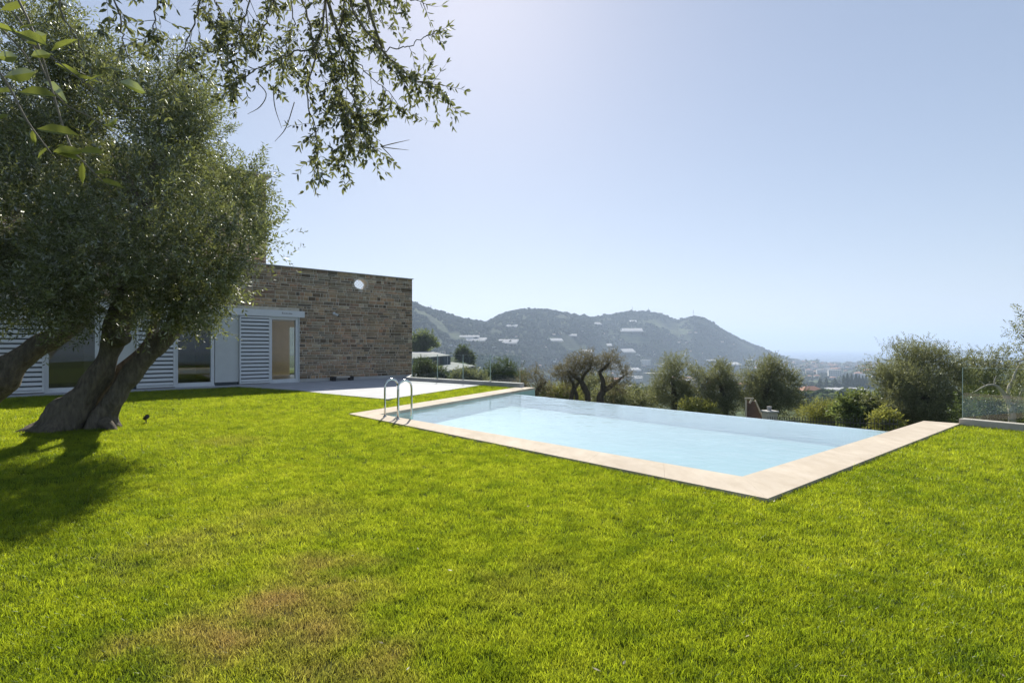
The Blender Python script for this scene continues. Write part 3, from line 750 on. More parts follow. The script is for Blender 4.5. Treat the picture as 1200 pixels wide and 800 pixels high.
# camera lamp on the wall
cx = -4.2
wc = empty('security_camera', hp(cx, -.03)+(3.04,), RZ); tag(wc, 'small white security camera fixed halfway up the stone wall', 'security camera')
b = MB(); b.box(-.05, .05, -.04, .03, -.06, .06); b.build('mount', M['white'], wc, bevel=.01)
b = MB(); b.cyl((.02, -.04, .0), (.04, -.13, -.03), .02, n=10); b.build('arm', M['white'], wc)
b = MB(); b.cyl((.0, -.10, -.03), (.09, -.28, -.10), .045, n=16); c_ = b.build('camera_body', M['white'], wc, bevel=.006)
b = MB(); b.cyl((.089, -.278, -.0992), (.094, -.288, -.103), .036, n=16); b.build('lens', M['black'], c_)
# low bench at the wall foot
bn = empty('low_bench', hp(-3.95, -.30)+(0,), RZ); tag(bn, 'low beige slab bench with dark block legs at the foot of the stone wall', 'bench')
b = MB(); b.box(-.32, .32, -.17, .17, .13, .20); b.build('seat', M['render_beige'], bn, bevel=.01)
for x in (-.5, .36):
    b = MB(); b.box(x, x+.16, -.14, .14, 0, .19); b.build('leg', M['black'], bn, bevel=.01)

# ------------------------------------------------------------------ low wall and glass balustrade by the terrace
lw = MB(); lw.strip(C0, C1, .26, -.6, .15, -1); lw.strip(C1, C2, .2, -.6, .148, -1)
tag(lw.build('low_wall', M['concrete'], bevel=.006), 'low pale concrete kerb wall along the terrace edge', 'low wall')
gb = empty('glass_balustrade', (*C0, .15)); tag(gb, 'frameless glass balustrade standing on the low wall beside the terrace', 'glass balustrade')
ca, cb = np.array(C0), np.array(C1); dn = (cb-ca)/np.linalg.norm(cb-ca); nn = np.array((dn[1], -dn[0]))*.13
def on_curb(px):
    t = (px-600)/FPX; k = (ca[0]-t*ca[1])/(t*dn[1]-dn[0]); return k
ks = [on_curb(p) for p in (607, 572, 540, 510, 480)]
def glass_pane(parent, a, c, z0, z1, th=.018):
    b = MB(); b.strip(a, c, th, z0, z1); g = b.build('glass_panel', M['glass'], parent)
    e = MB(); d_ = (np.array(c)-np.array(a)); d_ = d_/np.linalg.norm(d_)
    e.strip(a, np.array(a)+d_*.006, th+.002, z0, z1+.001); e.strip(np.array(c)-d_*.006, c, th+.002, z0, z1+.001)
    e.strip(np.array(a)+d_*.0065, np.array(c)-d_*.0065, th+.002, z1+.0005, z1+.004)
    e.build('polished_edge', M['glassedge'], g)
for i in range(4):
    a = dn*(ks[i]+.006)+nn; c = dn*(ks[i+1]-.006)+nn
    glass_pane(gb, a, c, 0, 1.05)
for i in range(3):
    b = MB(); p = dn*ks[i+1]+nn; b.strip(p-dn*.03, p+dn*.03, .06, 0, .06); b.build('clamp', M['steel'], gb)

# right side: kerb and glass
Q0 = np.array((8.80, 10.84)); qd = np.array((.52, -.854)); qd = qd/np.linalg.norm(qd)
b = MB(); b.strip(Q0, Q0+qd*22, .22, -.6, .10, 1)
tag(b.build('low_wall', M['render_beige'], bevel=.006), 'low beige kerb wall at the right edge of the lawn', 'low wall')
g2 = empty('glass_balustrade', (*Q0, .10)); tag(g2, 'frameless glass balustrade on the low beige wall at the end of the pool coping', 'glass balustrade')
qn = np.array((-qd[1], qd[0]))*.11
for i in range(4): glass_pane(g2, qd*(.02+i*2.3)+qn, qd*(.02+i*2.3+2.285)+qn, 0, 1.0)

# garden spike light
sp = empty('garden_spotlight', (-7.38, 11.1, LZ), R(-10)); tag(sp, 'small black garden spotlight on a spike in the lawn beside the olive trunk', 'spotlight')
b = MB(); b.cyl((0, 0, 0), (0, 0, .03), .05, .045, 14); b.build('base', M['black'], sp)
b = MB(); b.cyl((0, 0, .03), (0, 0, .11), .012, n=8); b.build('stem', M['black'], sp)
b = MB(); b.cyl((-.05, .02, .11), (.05, -.02, .16), .036, .042, 14); hd_ = b.build('lamp_head', M['black'], sp)
b = MB(); b.cyl((.0505, -.0202, .1602), (.054, -.0216, .162), .036, n=14); b.build('lens', M['darkmetal'], hd_)

# ------------------------------------------------------------------ foliage machinery
def rot_to(dirs, roll):
    """rotation matrices whose local x is dirs"""
    d = dirs/np.linalg.norm(dirs, axis=1, keepdims=True)
    up = np.where(np.abs(d[:, 2:3]) > .95, np.array([[1., 0, 0]]), np.array([[0, 0, 1.]]))
    u = np.cross(up, d); u /= np.linalg.norm(u, axis=1, keepdims=True); w = np.cross(d, u)
    c, s = np.cos(roll)[:, None], np.sin(roll)[:, None]
    u2 = u*c+w*s; w2 = -u*s+w*c
    return np.stack([d, u2, w2], -1)
def spray(nl, L, W, length, rs):
    V = []
    for i in range(nl):
        t = (i+.5)/nl; p = np.array((t*length, 0, -.25*t*t*length))
        a = i*2.4+rs.uniform(-.5, .5); sp_ = rs.uniform(.5, 1.1)
        d = np.array((math.cos(sp_), math.sin(sp_)*math.cos(a), math.sin(sp_)*math.sin(a)))
        n = np.cross(d, rs.normal(size=3)); n /= np.linalg.norm(n); l = L*rs.uniform(.65, 1.2); w = W*rs.uniform(.75, 1.2)
        up = np.cross(n, d)
        V += [p, p+d*l*.5+n*w+up*w*.3, p+d*l, p+d*l*.5-n*w+up*w*.3]
    return np.array(V)
def leaf_mesh(centers, dirs, scales, protos_, rs):
    outs = []
    pick = rs.integers(0, len(protos_), len(centers))
    Rm = rot_to(dirs, rs.uniform(0, 6.283, len(centers)))
    for k, pr in enumerate(protos_):
        s = np.where(pick == k)[0]
        if len(s) == 0: continue
        v = np.einsum('nij,kj->nki', Rm[s], pr)*scales[s][:, None, None]+centers[s][:, None, :]
        outs.append(v.reshape(-1, 3))
    v = np.concatenate(outs); f = np.arange(len(v)).reshape(-1, 4)
    return v, f
def crown_points(lobes, nsp, rs, gap=.0, gscale=1.2, shell=.4):
    L_ = np.array(lobes, float); wgt = L_[:, 3]**2.2; wgt /= wgt.sum()
    pick = rs.choice(len(L_), nsp, p=wgt); c = L_[pick]
    d = rs.normal(size=(nsp, 3)); d /= np.linalg.norm(d, axis=1, keepdims=True)
    u = rs.uniform(0, 1, nsp)**shell
    rad = np.stack([c[:, 3], c[:, 4], c[:, 5]], -1)
    wob = 1+.22*np.sin(d[:, 0]*5+pick)*np.cos(d[:, 1]*6+pick*2)+.15*np.sin(d[:, 2]*9+pick)
    p = c[:, :3]+d*rad*u[:, None]*wob[:, None]
    if gap > 0:
        nz = np.array([noise.noise(Vector(q*gscale)) for q in p]); ok = nz > gap-.5
        p, d = p[ok], d[ok]
    return p, d
def make_protos(rs, nl, L, W, length, k=7): return [spray(nl, L, W, length, rs) for _ in range(k)]

def foliage(name, lobes, nsp, mat, parent, seed, nl=14, L=.06, W=.009, length=.28, gap=.0, gscale=1.2, shell=.4, droop=.25, upb=.35):
    rs = np.random.default_rng(seed)
    p, d = crown_points(lobes, nsp, rs, gap, gscale, shell)
    dirs = d*.8+rs.normal(size=d.shape)*.55+np.array((0, 0, upb))
    v, f = leaf_mesh(p, dirs, rs.uniform(.7, 1.25, len(p)), make_protos(rs, nl, L, W, length), rs)
    return mesh_obj(name, v, f, mat, parent)

# ------------------------------------------------------------------ main olive tree
def lob(px, py, Y, r, ry=None, rz=None):
    c = at(px, py, Y); return (*c, r, ry or r, rz or r)
tree = empty('olive_tree', (-8.3, 10.4, LZ)); tag(tree, 'big old olive tree with two leaning trunks shading the left of the lawn', 'olive tree')
T0 = np.array((-8.3, 10.4, LZ))
mb = MB()
def addt(pts, rad, n=14, k=6, gn=.22, seed=0., fr=2.):
    v, f = tube([np.array(p)-T0 for p in pts], rad, n, k, gn, seed, True, fr); mb.add(v, f)
tA = [at(66, 518, 10.3), at(78, 493, 10.33), at(93, 473, 10.36), at(111, 446, 10.4), at(126, 416, 10.45), at(131, 396, 10.45), at(139, 376, 10.4), at(150, 352, 10.4), at(162, 320, 10.4), at(172, 280, 10.5)]
addt(tA, [.56, .38, .265, .21, .172, .195, .235, .21, .18, .14], 32, 10, .26, 1., 2.6)
tB = [at(116, 515, 10.5), at(121, 490, 10.52), at(130, 474, 10.55), at(145, 450, 10.6), at(160, 432, 10.65), at(183, 407, 10.7), at(206, 380, 10.7), at(226, 340, 10.6), at(240, 300, 10.4)]
addt(tB, [.36, .25, .19, .175, .17, .18, .17, .14, .09], 28, 10, .28, 5., 2.8)
# middle stem seen between the two
addt([at(104, 480, 10.8), at(135, 440, 10.9), at(160, 418, 11.0), at(178, 395, 11.1), at(185, 360, 11.2)], [.16, .11, .10, .09, .07], 12, 6, .25, 9.)
# roots
for (p, q_, r0) in (((66, 496), (36, 504), .20), ((78, 498), (64, 511), .22), ((122, 498), (136, 502), .10)):
    a = at(*p, 10.3); c = at(*q_, 10.2); c[2] = LZ-.04; a[2] = .12; addt([a, (a+c)/2+np.array((0, 0, .02)), c], [r0, r0*.75, .05], 10, 5, .2, 2.)
# collar/knot of an old pruning cut
addt([at(134, 396, 10.4), at(143, 396, 10.27), at(149, 397, 10.2)], [.17, .14, .08], 12, 5, .25, 4.)
limbs = [(tA[7], (60, 250, 10.5), .15), (tA[8], (130, 180, 11.2), .15), (tA[9], (200, 170, 10.8), .12), (tB[7], (265, 250, 10.0), .09), (tB[7], (255, 320, 9.7), .07), (tA[7], (90, 320, 9.4), .10), (tA[7], (30, 300, 9.6), .10), (tA[8], (190, 240, 9.8), .09)]
for i, (a, c, r0) in enumerate(limbs):
    c = at(*c); m_ = (a+c)/2+np.array((.15*math.sin(i*2), .2*math.cos(i), .25)); addt([a, m_, c], [r0, r0*.7, r0*.25], 8, 6, .15, i)
mb.build('trunk', M['bark'], tree, smooth=True)
lobes = [lob(60, 180, 10.6, 1.9), lob(150, 160, 11, 1.45), lob(215, 175, 10.6, 1.0), lob(262, 225, 10.1, .75), lob(268, 285, 9.8, .78), lob(222, 300, 9.4, 1.0),
         lob(150, 275, 9.0, 1.25), lob(55, 290, 9.0, 1.5), lob(-30, 290, 9.5, 1.15), lob(250, 335, 9.7, .6), lob(100, 345, 9.3, .62), lob(185, 345, 9.6, .6),
         lob(-70, 230, 10, 1.9), lob(180, 115, 11.6, .95), lob(110, 95, 11.2, 1.2), lob(30, 75, 11, 1.4), lob(282, 250, 10.2, .42), lob(286, 300, 10.2, .36), lob(280, 215, 10.3, .36), lob(270, 195, 10.6, .40), lob(288, 272, 10.0, .34),
         lob(150, 210, 12.6, 1.8), lob(225, 250, 12.2, 1.2), lob(50, 230, 12.6, 2.0), lob(272, 358, 9.7, .32), lob(235, 362, 9.8, .35), lob(215, 110, 11.3, .6), lob(235, 150, 10.6, .58), lob(256, 185, 10.4, .52), lob(270, 225, 10.2, .5), lob(66, 338, 9.6, .68), lob(0, 325, 9.8, .7), lob(108, 372, 9.7, .42), lob(200, 360, 9.6, .42), lob(250, 362, 9.7, .36), lob(152, 335, 9.1, .55), lob(276, 330, 9.8, .36), lob(78, 378, 9.8, .28), lob(272, 372, 9.7, .2)]
lobes = [(l[0]-T0[0], l[1]-T0[1], l[2]-T0[2], *l[3:]) for l in lobes]
foliage('crown', lobes, 30000, M['leaf'], tree, 11, nl=15, L=.088, W=.0125, length=.42, gap=.46, gscale=1.2, shell=.42)
# neighbouring olive on the left whose leaning trunk enters the frame
t2 = empty('olive_tree', (-12.6, 9.6, LZ)); tag(t2, 'olive tree at the left edge with a thick dark trunk leaning right', 'olive tree')
T0 = np.array((-12.6, 9.6, LZ)); mb = MB()
addt([(-12.6, 9.6, -.1), (-11.9, 9.8, .25), at(-60, 480, 10.2), at(-6, 446, 10.4), at(20, 425, 10.5), at(48, 405, 10.6), at(72, 391, 10.6), at(98, 370, 10.8), at(110, 330, 11)], [.5, .40, .36, .33, .22, .19, .17, .12, .07], 18, 7, .22, 3.)
mb.build('trunk', M['bark'], t2, smooth=True)
lobes = [(.3, .3, 4.7, 1.9, 1.9, 1.5), (1.6, .6, 4.4, 1.3, 1.3, 1.1), (-1.4, 0, 4.6, 1.8, 1.8, 1.6), (.4, 1.4, 5.0, 1.6, 1.6, 1.4)]
foliage('crown', lobes, 6500, M['leaf'], t2, 12, nl=15, L=.085, W=.012, length=.40, gap=.36, gscale=1.1, shell=.42)

# ------------------------------------------------------------------ overhanging olive near the camera
ot = empty('overhanging_olive_tree', (-4.6, -1.6, LZ)); tag(ot, 'olive tree overhead with leafy twigs hanging down from the top left', 'olive tree')
O0 = np.array((-4.6, -1.6, LZ))
rs = np.random.default_rng(21)
WV, WF = [], []
LV = []; 
def add_wood(pts, rad, n=6, k=4):
    v, f = tube([np.array(p)-O0 for p in pts], rad, n, k, 0, 0, True); bse = len(WV); WV.extend(v); WF.extend([[i+bse for i in g] for g in f])
def leaf6(p, d, nrm_, l, w):
    n = np.cross(d, nrm_); n /= np.linalg.norm(n)+1e-9; up = np.cross(n, d)
    base = p; tip = p+d*l-up*l*.08
    a1 = p+d*l*.30+n*w*.9+up*w*.35; a2 = p+d*l*.66+n*w*.85+up*w*.3-up*l*.03; b1 = p+d*l*.30-n*w*.9+up*w*.35; b2 = p+d*l*.66-n*w*.85+up*w*.3-up*l*.03
    LV.append((base, a1, a2, tip)); LV.append((base, tip, b2, b1))
fruits = []
def twig(p, d, length, r, leafL, depth=0, leafy=1.0, droop=.5, sub=.5):
    seg = max(4, int(length/.026)); pts = [p.copy()]; dd = d/np.linalg.norm(d); st = length/seg
    for i in range(seg):
        dd = dd+rs.normal(size=3)*.10+np.array((0, 0, -droop*.06)); dd /= np.linalg.norm(dd)
        p = p+dd*st; pts.append(p.copy())
        t = (i+1)/seg
        if t > .12 and rs.random() < leafy:
            a = rs.uniform(0, 6.283); ref = np.array((math.cos(a), math.sin(a), rs.uniform(-.4, .4))); s = np.cross(dd, ref); s /= np.linalg.norm(s)+1e-9
            for sgn in (1, -1):
                if rs.random() < .85:
                    ld = dd*rs.uniform(.4, 1.0)+s*sgn*rs.uniform(.5, 1.0)+np.array((0, 0, -.15)); ld /= np.linalg.norm(ld)
                    leaf6(p, ld, rs.normal(size=3), leafL*rs.uniform(.55, 1.0), leafL*rs.uniform(.13, .18))
            if rs.random() < .05: fruits.append(p+np.array((0, 0, -.012)))
        if depth < 1 and rs.random() < sub*.28 and t > .15:
            nd = dd+rs.normal(size=3)*.75; twig(p.copy(), nd, length*rs.uniform(.25, .5), r*.6, leafL, depth+1, leafy, droop, sub)
    add_wood(pts, [r*(1-.75*i/seg) for i in range(seg+1)], 5, 1)
    if leafy > 0:
        for _ in range(2): 
            ld = dd+rs.normal(size=3)*.35; ld /= np.linalg.norm(ld); leaf6(p, ld, rs.normal(size=3), leafL*rs.uniform(.7, 1.1), leafL*.12)
def branch(pix, r0, r1, leafL, dens, tl, droop=.6, leafy=.85, start=0.0):
    pts = [at(*q) for q in pix]; pp, rr = smooth_path(pts, list(np.linspace(r0*.62, r1*.75, len(pts))), 8)
    # small waviness
    pp = [p+rs.normal(size=3)*.006 for p in pp]
    add_wood(pp, rr, 6, 1)
    ln = sum(np.linalg.norm(pp[i+1]-pp[i]) for i in range(len(pp)-1)); n_ = int(ln*dens*1.75)
    for _ in range(n_):
        t = rs.uniform(start, 1); i = min(int(t*(len(pp)-1)), len(pp)-2); p = pp[i]; d = pp[i+1]-pp[i]; d /= np.linalg.norm(d)
        nd = d*.7+rs.normal(size=3)*.6+np.array((0, 0, -.25)); twig(np.array(p), nd, tl*rs.uniform(.5, 1.2), .002, leafL, 0, leafy, droop)
    d = pp[-1]-pp[-3]; twig(np.array(pp[-1]), d, tl*.6, .0025, leafL, 0, leafy, droop*.4)
B_ = [
 ([(330, -60, 3.5), (355, 5, 3.4), (368, 60, 3.35), (360, 115, 3.3), (371, 160, 3.3), (369, 205, 3.3)], .012, .0025, .053, 9, .20),
 ([(395, -60, 3.4), (415, 15, 3.35), (448, 58, 3.3), (485, 92, 3.3), (515, 100, 3.3)], .013, .003, .053, 17, .24),
 ([(420, -60, 3.5), (398, 30, 3.45), (405, 90, 3.4), (420, 135, 3.4), (428, 160, 3.4)], .012, .003, .053, 20, .24),
 ([(385, -50, 3.3), (372, 48, 3.3), (340, 62, 3.3), (300, 82, 3.3), (272, 96, 3.3)], .011, .003, .053, 16, .24),
 ([(250, -60, 3.2), (232, 15, 3.2), (215, 55, 3.2), (205, 85, 3.2)], .010, .003,   .046, 13, .26),
 ([(300, -60, 3.3), (290, 10, 3.3), (272, 60, 3.3)], .010, .003, .053, 14, .26),
 ([(440, -50, 3.0), (465, -10, 3.0), (498, 4, 3.0)], .008, .003, .053, 14, .18),
 ([(448, 58, 3.3), (478, 55, 3.25), (500, 42, 3.25), (510, 38, 3.25)], .006, .002, .050, 8, .14),
 ([(380, -50, 3.6), (385, 60, 3.6), (395, 110, 3.55), (410, 150, 3.5), (408, 172, 3.5)], .010, .003, .053, 18, .22),
 ([(175, -60, 2.8), (185, 10, 2.8), (172, 50, 2.8)], .009, .003, .05, 9, .22),
 ([(350, -60, 3.6), (322, 0, 3.6), (300, 40, 3.6), (250, 60, 3.6)], .010, .003, .053, 14, .28),
 ([(405, 60, 3.4), (440, 95, 3.4), (465, 118, 3.4)], .006, .0025, .053, 16, .2),
 ([(110, -60, 2.4), (135, 5, 2.4), (148, 60, 2.4)], .008, .003, .05, 7, .2),
 ([(450, -60, 3.6), (430, 0, 3.6), (440, 40, 3.6)], .010, .003, .053, 22, .24),
 ([(320, -60, 3.9), (345, 20, 3.9), (330, 60, 3.9)], .010, .003,   .046, 13, .26),
 ([(205, -60, 3.4), (250, 0, 3.4), (262, 30, 3.4)], .010, .003, .053, 14, .26),
 ([(60, -60, 2.2), (70, 10, 2.2), (95, 60, 2.2)], .008, .003, .05, 4, .2),
]
for (pix, r0, r1, ll, dens, tl) in B_: branch(pix, r0, r1, ll, dens, tl)
# bare hanging twiglets
for (pix) in ([(300, 95, 3.3), (312, 110, 3.3), (305, 125, 3.3), (290, 134, 3.3)], [(345, 120, 3.3), (335, 150, 3.3), (322, 166, 3.3)], [(320, 100, 3.3), (322, 125, 3.3), (330, 150, 3.3)], [(446, 172, 3.4), (462, 168, 3.4), (480, 164, 3.4)], [(446, 172, 3.4), (460, 174, 3.4), (479, 176, 3.4)], [(448, 173, 3.4), (455, 180, 3.4), (462, 188, 3.4)]):
    add_wood([at(*q) for q in pix], [.003]*(len(pix)-1)+[.001], 5, 4)
# twigs close to the lens
LVF = LV; LV = []
def near_twig(pix, r): add_wood([at(*q) for q in pix], list(np.linspace(r, r*.5, len(pix))), 6, 6)
near_twig([(-60, 20, 1.15), (0, 86, 1.12), (32, 142, 1.1), (60, 180, 1.1)], .0028)
near_twig([(0, -40, 1.25), (40, 40, 1.2), (78, 160, 1.2), (98, 190, 1.2), (128, 220, 1.2)], .0026)
near_twig([(-40, 5, 1.5), (50, 60, 1.5), (110, 105, 1.5), (150, 125, 1.5)], .0026)
near_twig([(-40, -10, 1.5), (20, 20, 1.5), (65, 110, 1.5), (110, 140, 1.5), (145, 164, 1.5)], .0026)
near_twig([(-50, -20, 1.3), (0, 32, 1.2), (28, 62, 1.2), (36, 75, 1.2)], .0024)
for (a, b_, Yd) in (((20, 35), (47, 26), 1.15), ((20, 38), (53, 50), 1.15), ((-14, 28), (22, 37), 1.15), ((-6, 66), (25, 67), 1.12), ((4, 90), (45, 85), 1.12), ((22, 108), (63, 109), 1.1), ((43, 151), (90, 155), 1.1),
                  ((62, 178), (100, 176), 1.1), ((90, 178), (121, 177), 1.15), ((66, 180), (98, 186), 1.1), ((97, 190), (96, 216), 1.2), ((108, 203), (133, 202), 1.2), ((114, 211), (145, 218), 1.2), ((118, 146), (138, 150), 1.5),
                  ((114, 124), (121, 136), 1.5), ((126, 146), (139, 139), 1.5), ((140, 158), (158, 156), 1.5), ((44, 186), (58, 170), 1.1), ((38, 152), (41, 170), 1.1), ((64, 74), (98, 90), 1.5), ((82, 88), (118, 95), 1.5), ((140, 96), (174, 108), 1.5),
                  ((66, 172), (78, 168), 1.1), ((36, 66), (62, 62), 1.2), ((30, 50), (58, 40), 1.25), ((-10, 110), (16, 104), 1.2), ((0, 12), (32, 2), 1.25), ((60, 60), (90, 44), 1.4), ((98, 100), (122, 84), 1.5), ((-8, 140), (10, 134), 1.2), ((52, 96), (84, 120), 1.4), ((150, 128), (172, 126), 1.5), ((104, 150), (112, 138), 1.5)):
    pa, pb = at(*a, Yd), at(*b_, Yd+rs.uniform(-.03, .03)); l = np.linalg.norm(pb-pa); leaf6(pa, (pb-pa)/l, np.array((rs.uniform(-.3, .3), rs.uniform(.45, 1.0)*rs.choice((-1, 1)), rs.uniform(.3, .9))), l, l*rs.uniform(.13, .17))
LVN = LV; LV = LVF
# limb and trunk outside the frame
add_wood([(-4.6, -1.6, -.1), (-4.4, -1.5, 1.2), (-4.1, -.9, 2.4), (-3.3, .6, 3.9), (-2.3, 2.4, 4.6), (-1.6, 3.4, 4.6), (-1.0, 3.6, 4.3)], [.34, .27, .22, .15, .09, .05, .02], 14, 6)
for q_ in B_:
    p = at(*q_[0][0]); add_wood([(-3.0+.7*(p[0]+2), 1.2+.3*(p[1]-2), 4.25), (p[0]-.3, p[1]-.4, max(p[2]+.35, 4.0)), p], [.05, .02, q_[1]], 6, 5)
mesh_obj('trunk', WV, WF, M['twig'], ot, smooth=True)
lv = np.array(LV)-O0; cr_ = mesh_obj('crown', lv.reshape(-1, 3), np.arange(len(lv)*4).reshape(-1, 4), M['leaf_near'], ot)
lv = np.array(LVN)-O0; mesh_obj('young_leaves', lv.reshape(-1, 3), np.arange(len(lv)*4).reshape(-1, 4), M['leaf_young'], ot)
b = MB()
for p in fruits[:160]:
    q_ = p-O0; v, f = tube([q_+np.array((0, 0, z)) for z in (-.009, -.006, 0, .006, .009)], [.002, .006, .0075, .006, .002], 7); b.add(v, f)
tag(b.build('olives', M['olivefruit'], ot, smooth=True), kind='stuff')

# ------------------------------------------------------------------ olives and shrubs down the slope
def ground(x, y): return float(HGT(np.array([x]), np.array([y]))[0])
def slope_tree(name, px, Y, label, cat, lobspec, mat, seed, nsp, trunks, leaf=(.085, .014), length=.35, gap=.36, group=None, gsc=1.0, bark='bark_far', shell=.5):
    base = at(px, 500, Y); base[2] = ground(base[0], base[1])-.1
    o = empty(name, base); tag(o, label, cat, group)
    lob_ = [lob(*l[:3], l[3]*(1.14 if name == 'olive_tree' and nsp > 2000 else 1.05)) for l in lobspec]; lob_ = [(l[0]-base[0], l[1]-base[1], l[2]-base[2], *l[3:]) for l in lob_]
    foliage('crown', lob_, int(nsp*1.25), M[mat], o, seed, nl=13, L=leaf[0], W=leaf[1], length=length, gap=gap, gscale=gsc, shell=shell)
    m = MB()
    for tr in trunks:
        pts = [base+np.array((tr[0][0], 0, 0)) if len(tr[0]) == 2 and tr[0][1] is None else at(tr[0][0], tr[0][1], tr[0][2]) for _ in (0,)]
        pts += [at(*t_[:3]) for t_ in tr[1:-1]]; rad = tr[-1]
        v, f = tube([p-base for p in pts], rad, 9, 5, .25, seed*.7); m.add(v, f)
    m.build('trunk', M[bark], o, smooth=True)
    return o
# pruned twisted olives above the pool edge
slope_tree('olive_tree', 622, 30, 'low twisted olive tree just past the end of the left pool coping', 'olive tree',
  [(614, 446, 30, .42), (630, 440, 30.2, .42), (642, 444, 30, .38), (637, 455, 29.8, .5), (612, 456, 30, .35)], 'leaf_brownish', 31, 620,
  [[(0, None), (626, 470, 30), (632, 455, 30), (640, 447, 30), [.2, .16, .12, .05]], [(0, None), (622, 466, 30), (614, 450, 30), [.2, .13, .05]]], leaf=(.075, .012), gap=.3)
slope_tree('olive_tree', 681, 30, 'pruned olive tree with twin dark forked stems left of the pair past the infinity edge', 'olive tree',
  [(662, 432, 30, .55), (674, 428, 30.3, .5), (686, 422, 30, .5), (692, 428, 30, .42), (658, 438, 29.8, .40), (668, 444, 30, .42), (680, 436, 30, .4), (668, 452, 30, .33)], 'leaf_brownish', 32, 1150,
  [[(0, None), (689, 470, 30), (684, 452, 30), (680, 446, 30), (672, 440, 30), (665, 434, 30), [.22, .17, .14, .12, .09, .04]], [at_ for at_ in ((681, 446, 30), (685, 438, 30), (691, 432, 30), (693, 425, 30))]+[[.11, .09, .07, .03]],
   [(-.9, None), (669, 470, 30), (672, 452, 30), (666, 440, 30), [.16, .13, .10, .04]], [(-.5, None), (676, 470, 30), (674, 455, 30), (680, 446, 30), [.13, .10, .09, .05]]], leaf=(.075, .012), gap=.3)
slope_tree('olive_tree', 707, 29.5, 'pruned olive tree with one curved bare limb right of the pair past the infinity edge', 'olive tree',
  [(716, 423, 29.5, .50), (709, 426, 29.6, .35), (698, 432, 29.5, .26), (724, 440, 29.4, .45), (731, 442, 29.5, .35), (722, 452, 29.3, .55), (732, 436, 29.5, .25)], 'leaf_brownish', 33, 800,
  [[(0, None), (703, 470, 29.5), (707, 458, 29.5), (706, 445, 29.5), (703, 436, 29.5), (709, 430, 29.5), (715, 424, 29.5), [.24, .20, .17, .12, .11, .08, .03]], [(707, 458, 29.5), (716, 452, 29.5), (724, 446, 29.5), (731, 440, 29.5), [.16, .13, .09, .03]]], leaf=(.075, .012), gap=.3)
slope_tree('olive_tree', 790, 30, 'rounded olive tree standing alone past the middle of the infinity edge', 'olive tree',
  [(791, 438, 30, .85), (778, 452, 29.8, .75), (806, 448, 30, .75), (795, 460, 29.7, .8), (775, 464, 29.7, .6), (812, 440, 30, .45), (786, 430, 30.1, .45), (806, 464, 29.9, .5)], 'leaf_mid', 34, 2700,
  [[(0, None), (790, 468, 30), (789, 450, 30), (784, 438, 30), [.2, .16, .1, .04]], [(790, 468, 30), (801, 458, 30), (810, 445, 30), [.13, .09, .03]]])
slope_tree('olive_tree', 846, 29, 'olive tree left of the brown timber panel past the infinity edge', 'olive tree',
  [(840, 444, 29, .75), (828, 456, 28.8, .55), (852, 448, 29.2, .7), (840, 466, 28.8, .8), (858, 462, 28.9, .65), (846, 435, 29, .4), (834, 476, 28.7, .5), (852, 478, 28.7, .5)], 'leaf_mid', 35, 2600,
  [[(0, None), (850, 475, 29), (845, 455, 29), (840, 440, 29), [.2, .16, .1, .04]]])
slope_tree('olive_tree', 900, 29, 'dark broad olive tree behind the brown timber panel and white pillar', 'olive tree',
  [(890, 445, 29.5, .85), (908, 440, 29.5, .75), (922, 448, 29.3, .65), (880, 460, 29, .75), (905, 462, 29, .95), (928, 462, 29, .55), (905, 428, 29.6, .35), (920, 476, 28.8, .8), (938, 482, 28.8, .5), (890, 478, 29.2, .7), (872, 448, 29.6, .5)], 'leaf_mid', 36, 4300,
  [[(0, None), (895, 480, 29), (899, 455, 29), (905, 440, 29), [.25, .2, .13, .05]]], gap=.3)
slope_tree('olive_tree', 1075, 19, 'large dense olive tree past the right end of the pool', 'olive tree',
  [(1050, 440, 19, .85), (1075, 432, 19.3, .85), (1100, 438, 19.2, .80), (1040, 462, 18.6, .75), (1070, 462, 18.4, 1.0), (1104, 462, 18.6, .85), (1050, 486, 18.3, .8), (1085, 486, 18.2, .9), (1110, 488, 18.4, .6), (1060, 420, 19.2, .38), (1088, 418, 19.4, .36), (1118, 446, 19.2, .5), (1030, 448, 18.8, .45), (1125, 470, 18.8, .6)], 'leaf_mid', 37, 8500,
  [[(0, None), (1076, 480, 19), (1072, 455, 19), (1066, 435, 19), [.3, .24, .15, .05]], [(1076, 480, 19), (1092, 458, 19), (1102, 440, 19), [.2, .13, .05]]], leaf=(.07, .0105), length=.32, gap=.33)
slope_tree('olive_tree', 1160, 22, 'olive tree crown seen through the glass at the right edge of the lawn', 'olive tree',
  [(1140, 448, 22.3, .8), (1165, 440, 22, .85), (1188, 446, 22, .7), (1145, 470, 22, .9), (1178, 470, 22, .9), (1205, 458, 22, .8), (1160, 490, 21.6, .8), (1200, 490, 21.6, .8), (1130, 430+12, 23, .6)], 'leaf_mid', 38, 4600,
  [[(0, None), (1165, 500, 22), (1168, 470, 22), (1172, 450, 22), [.25, .2, .13, .05]]], gap=.36)
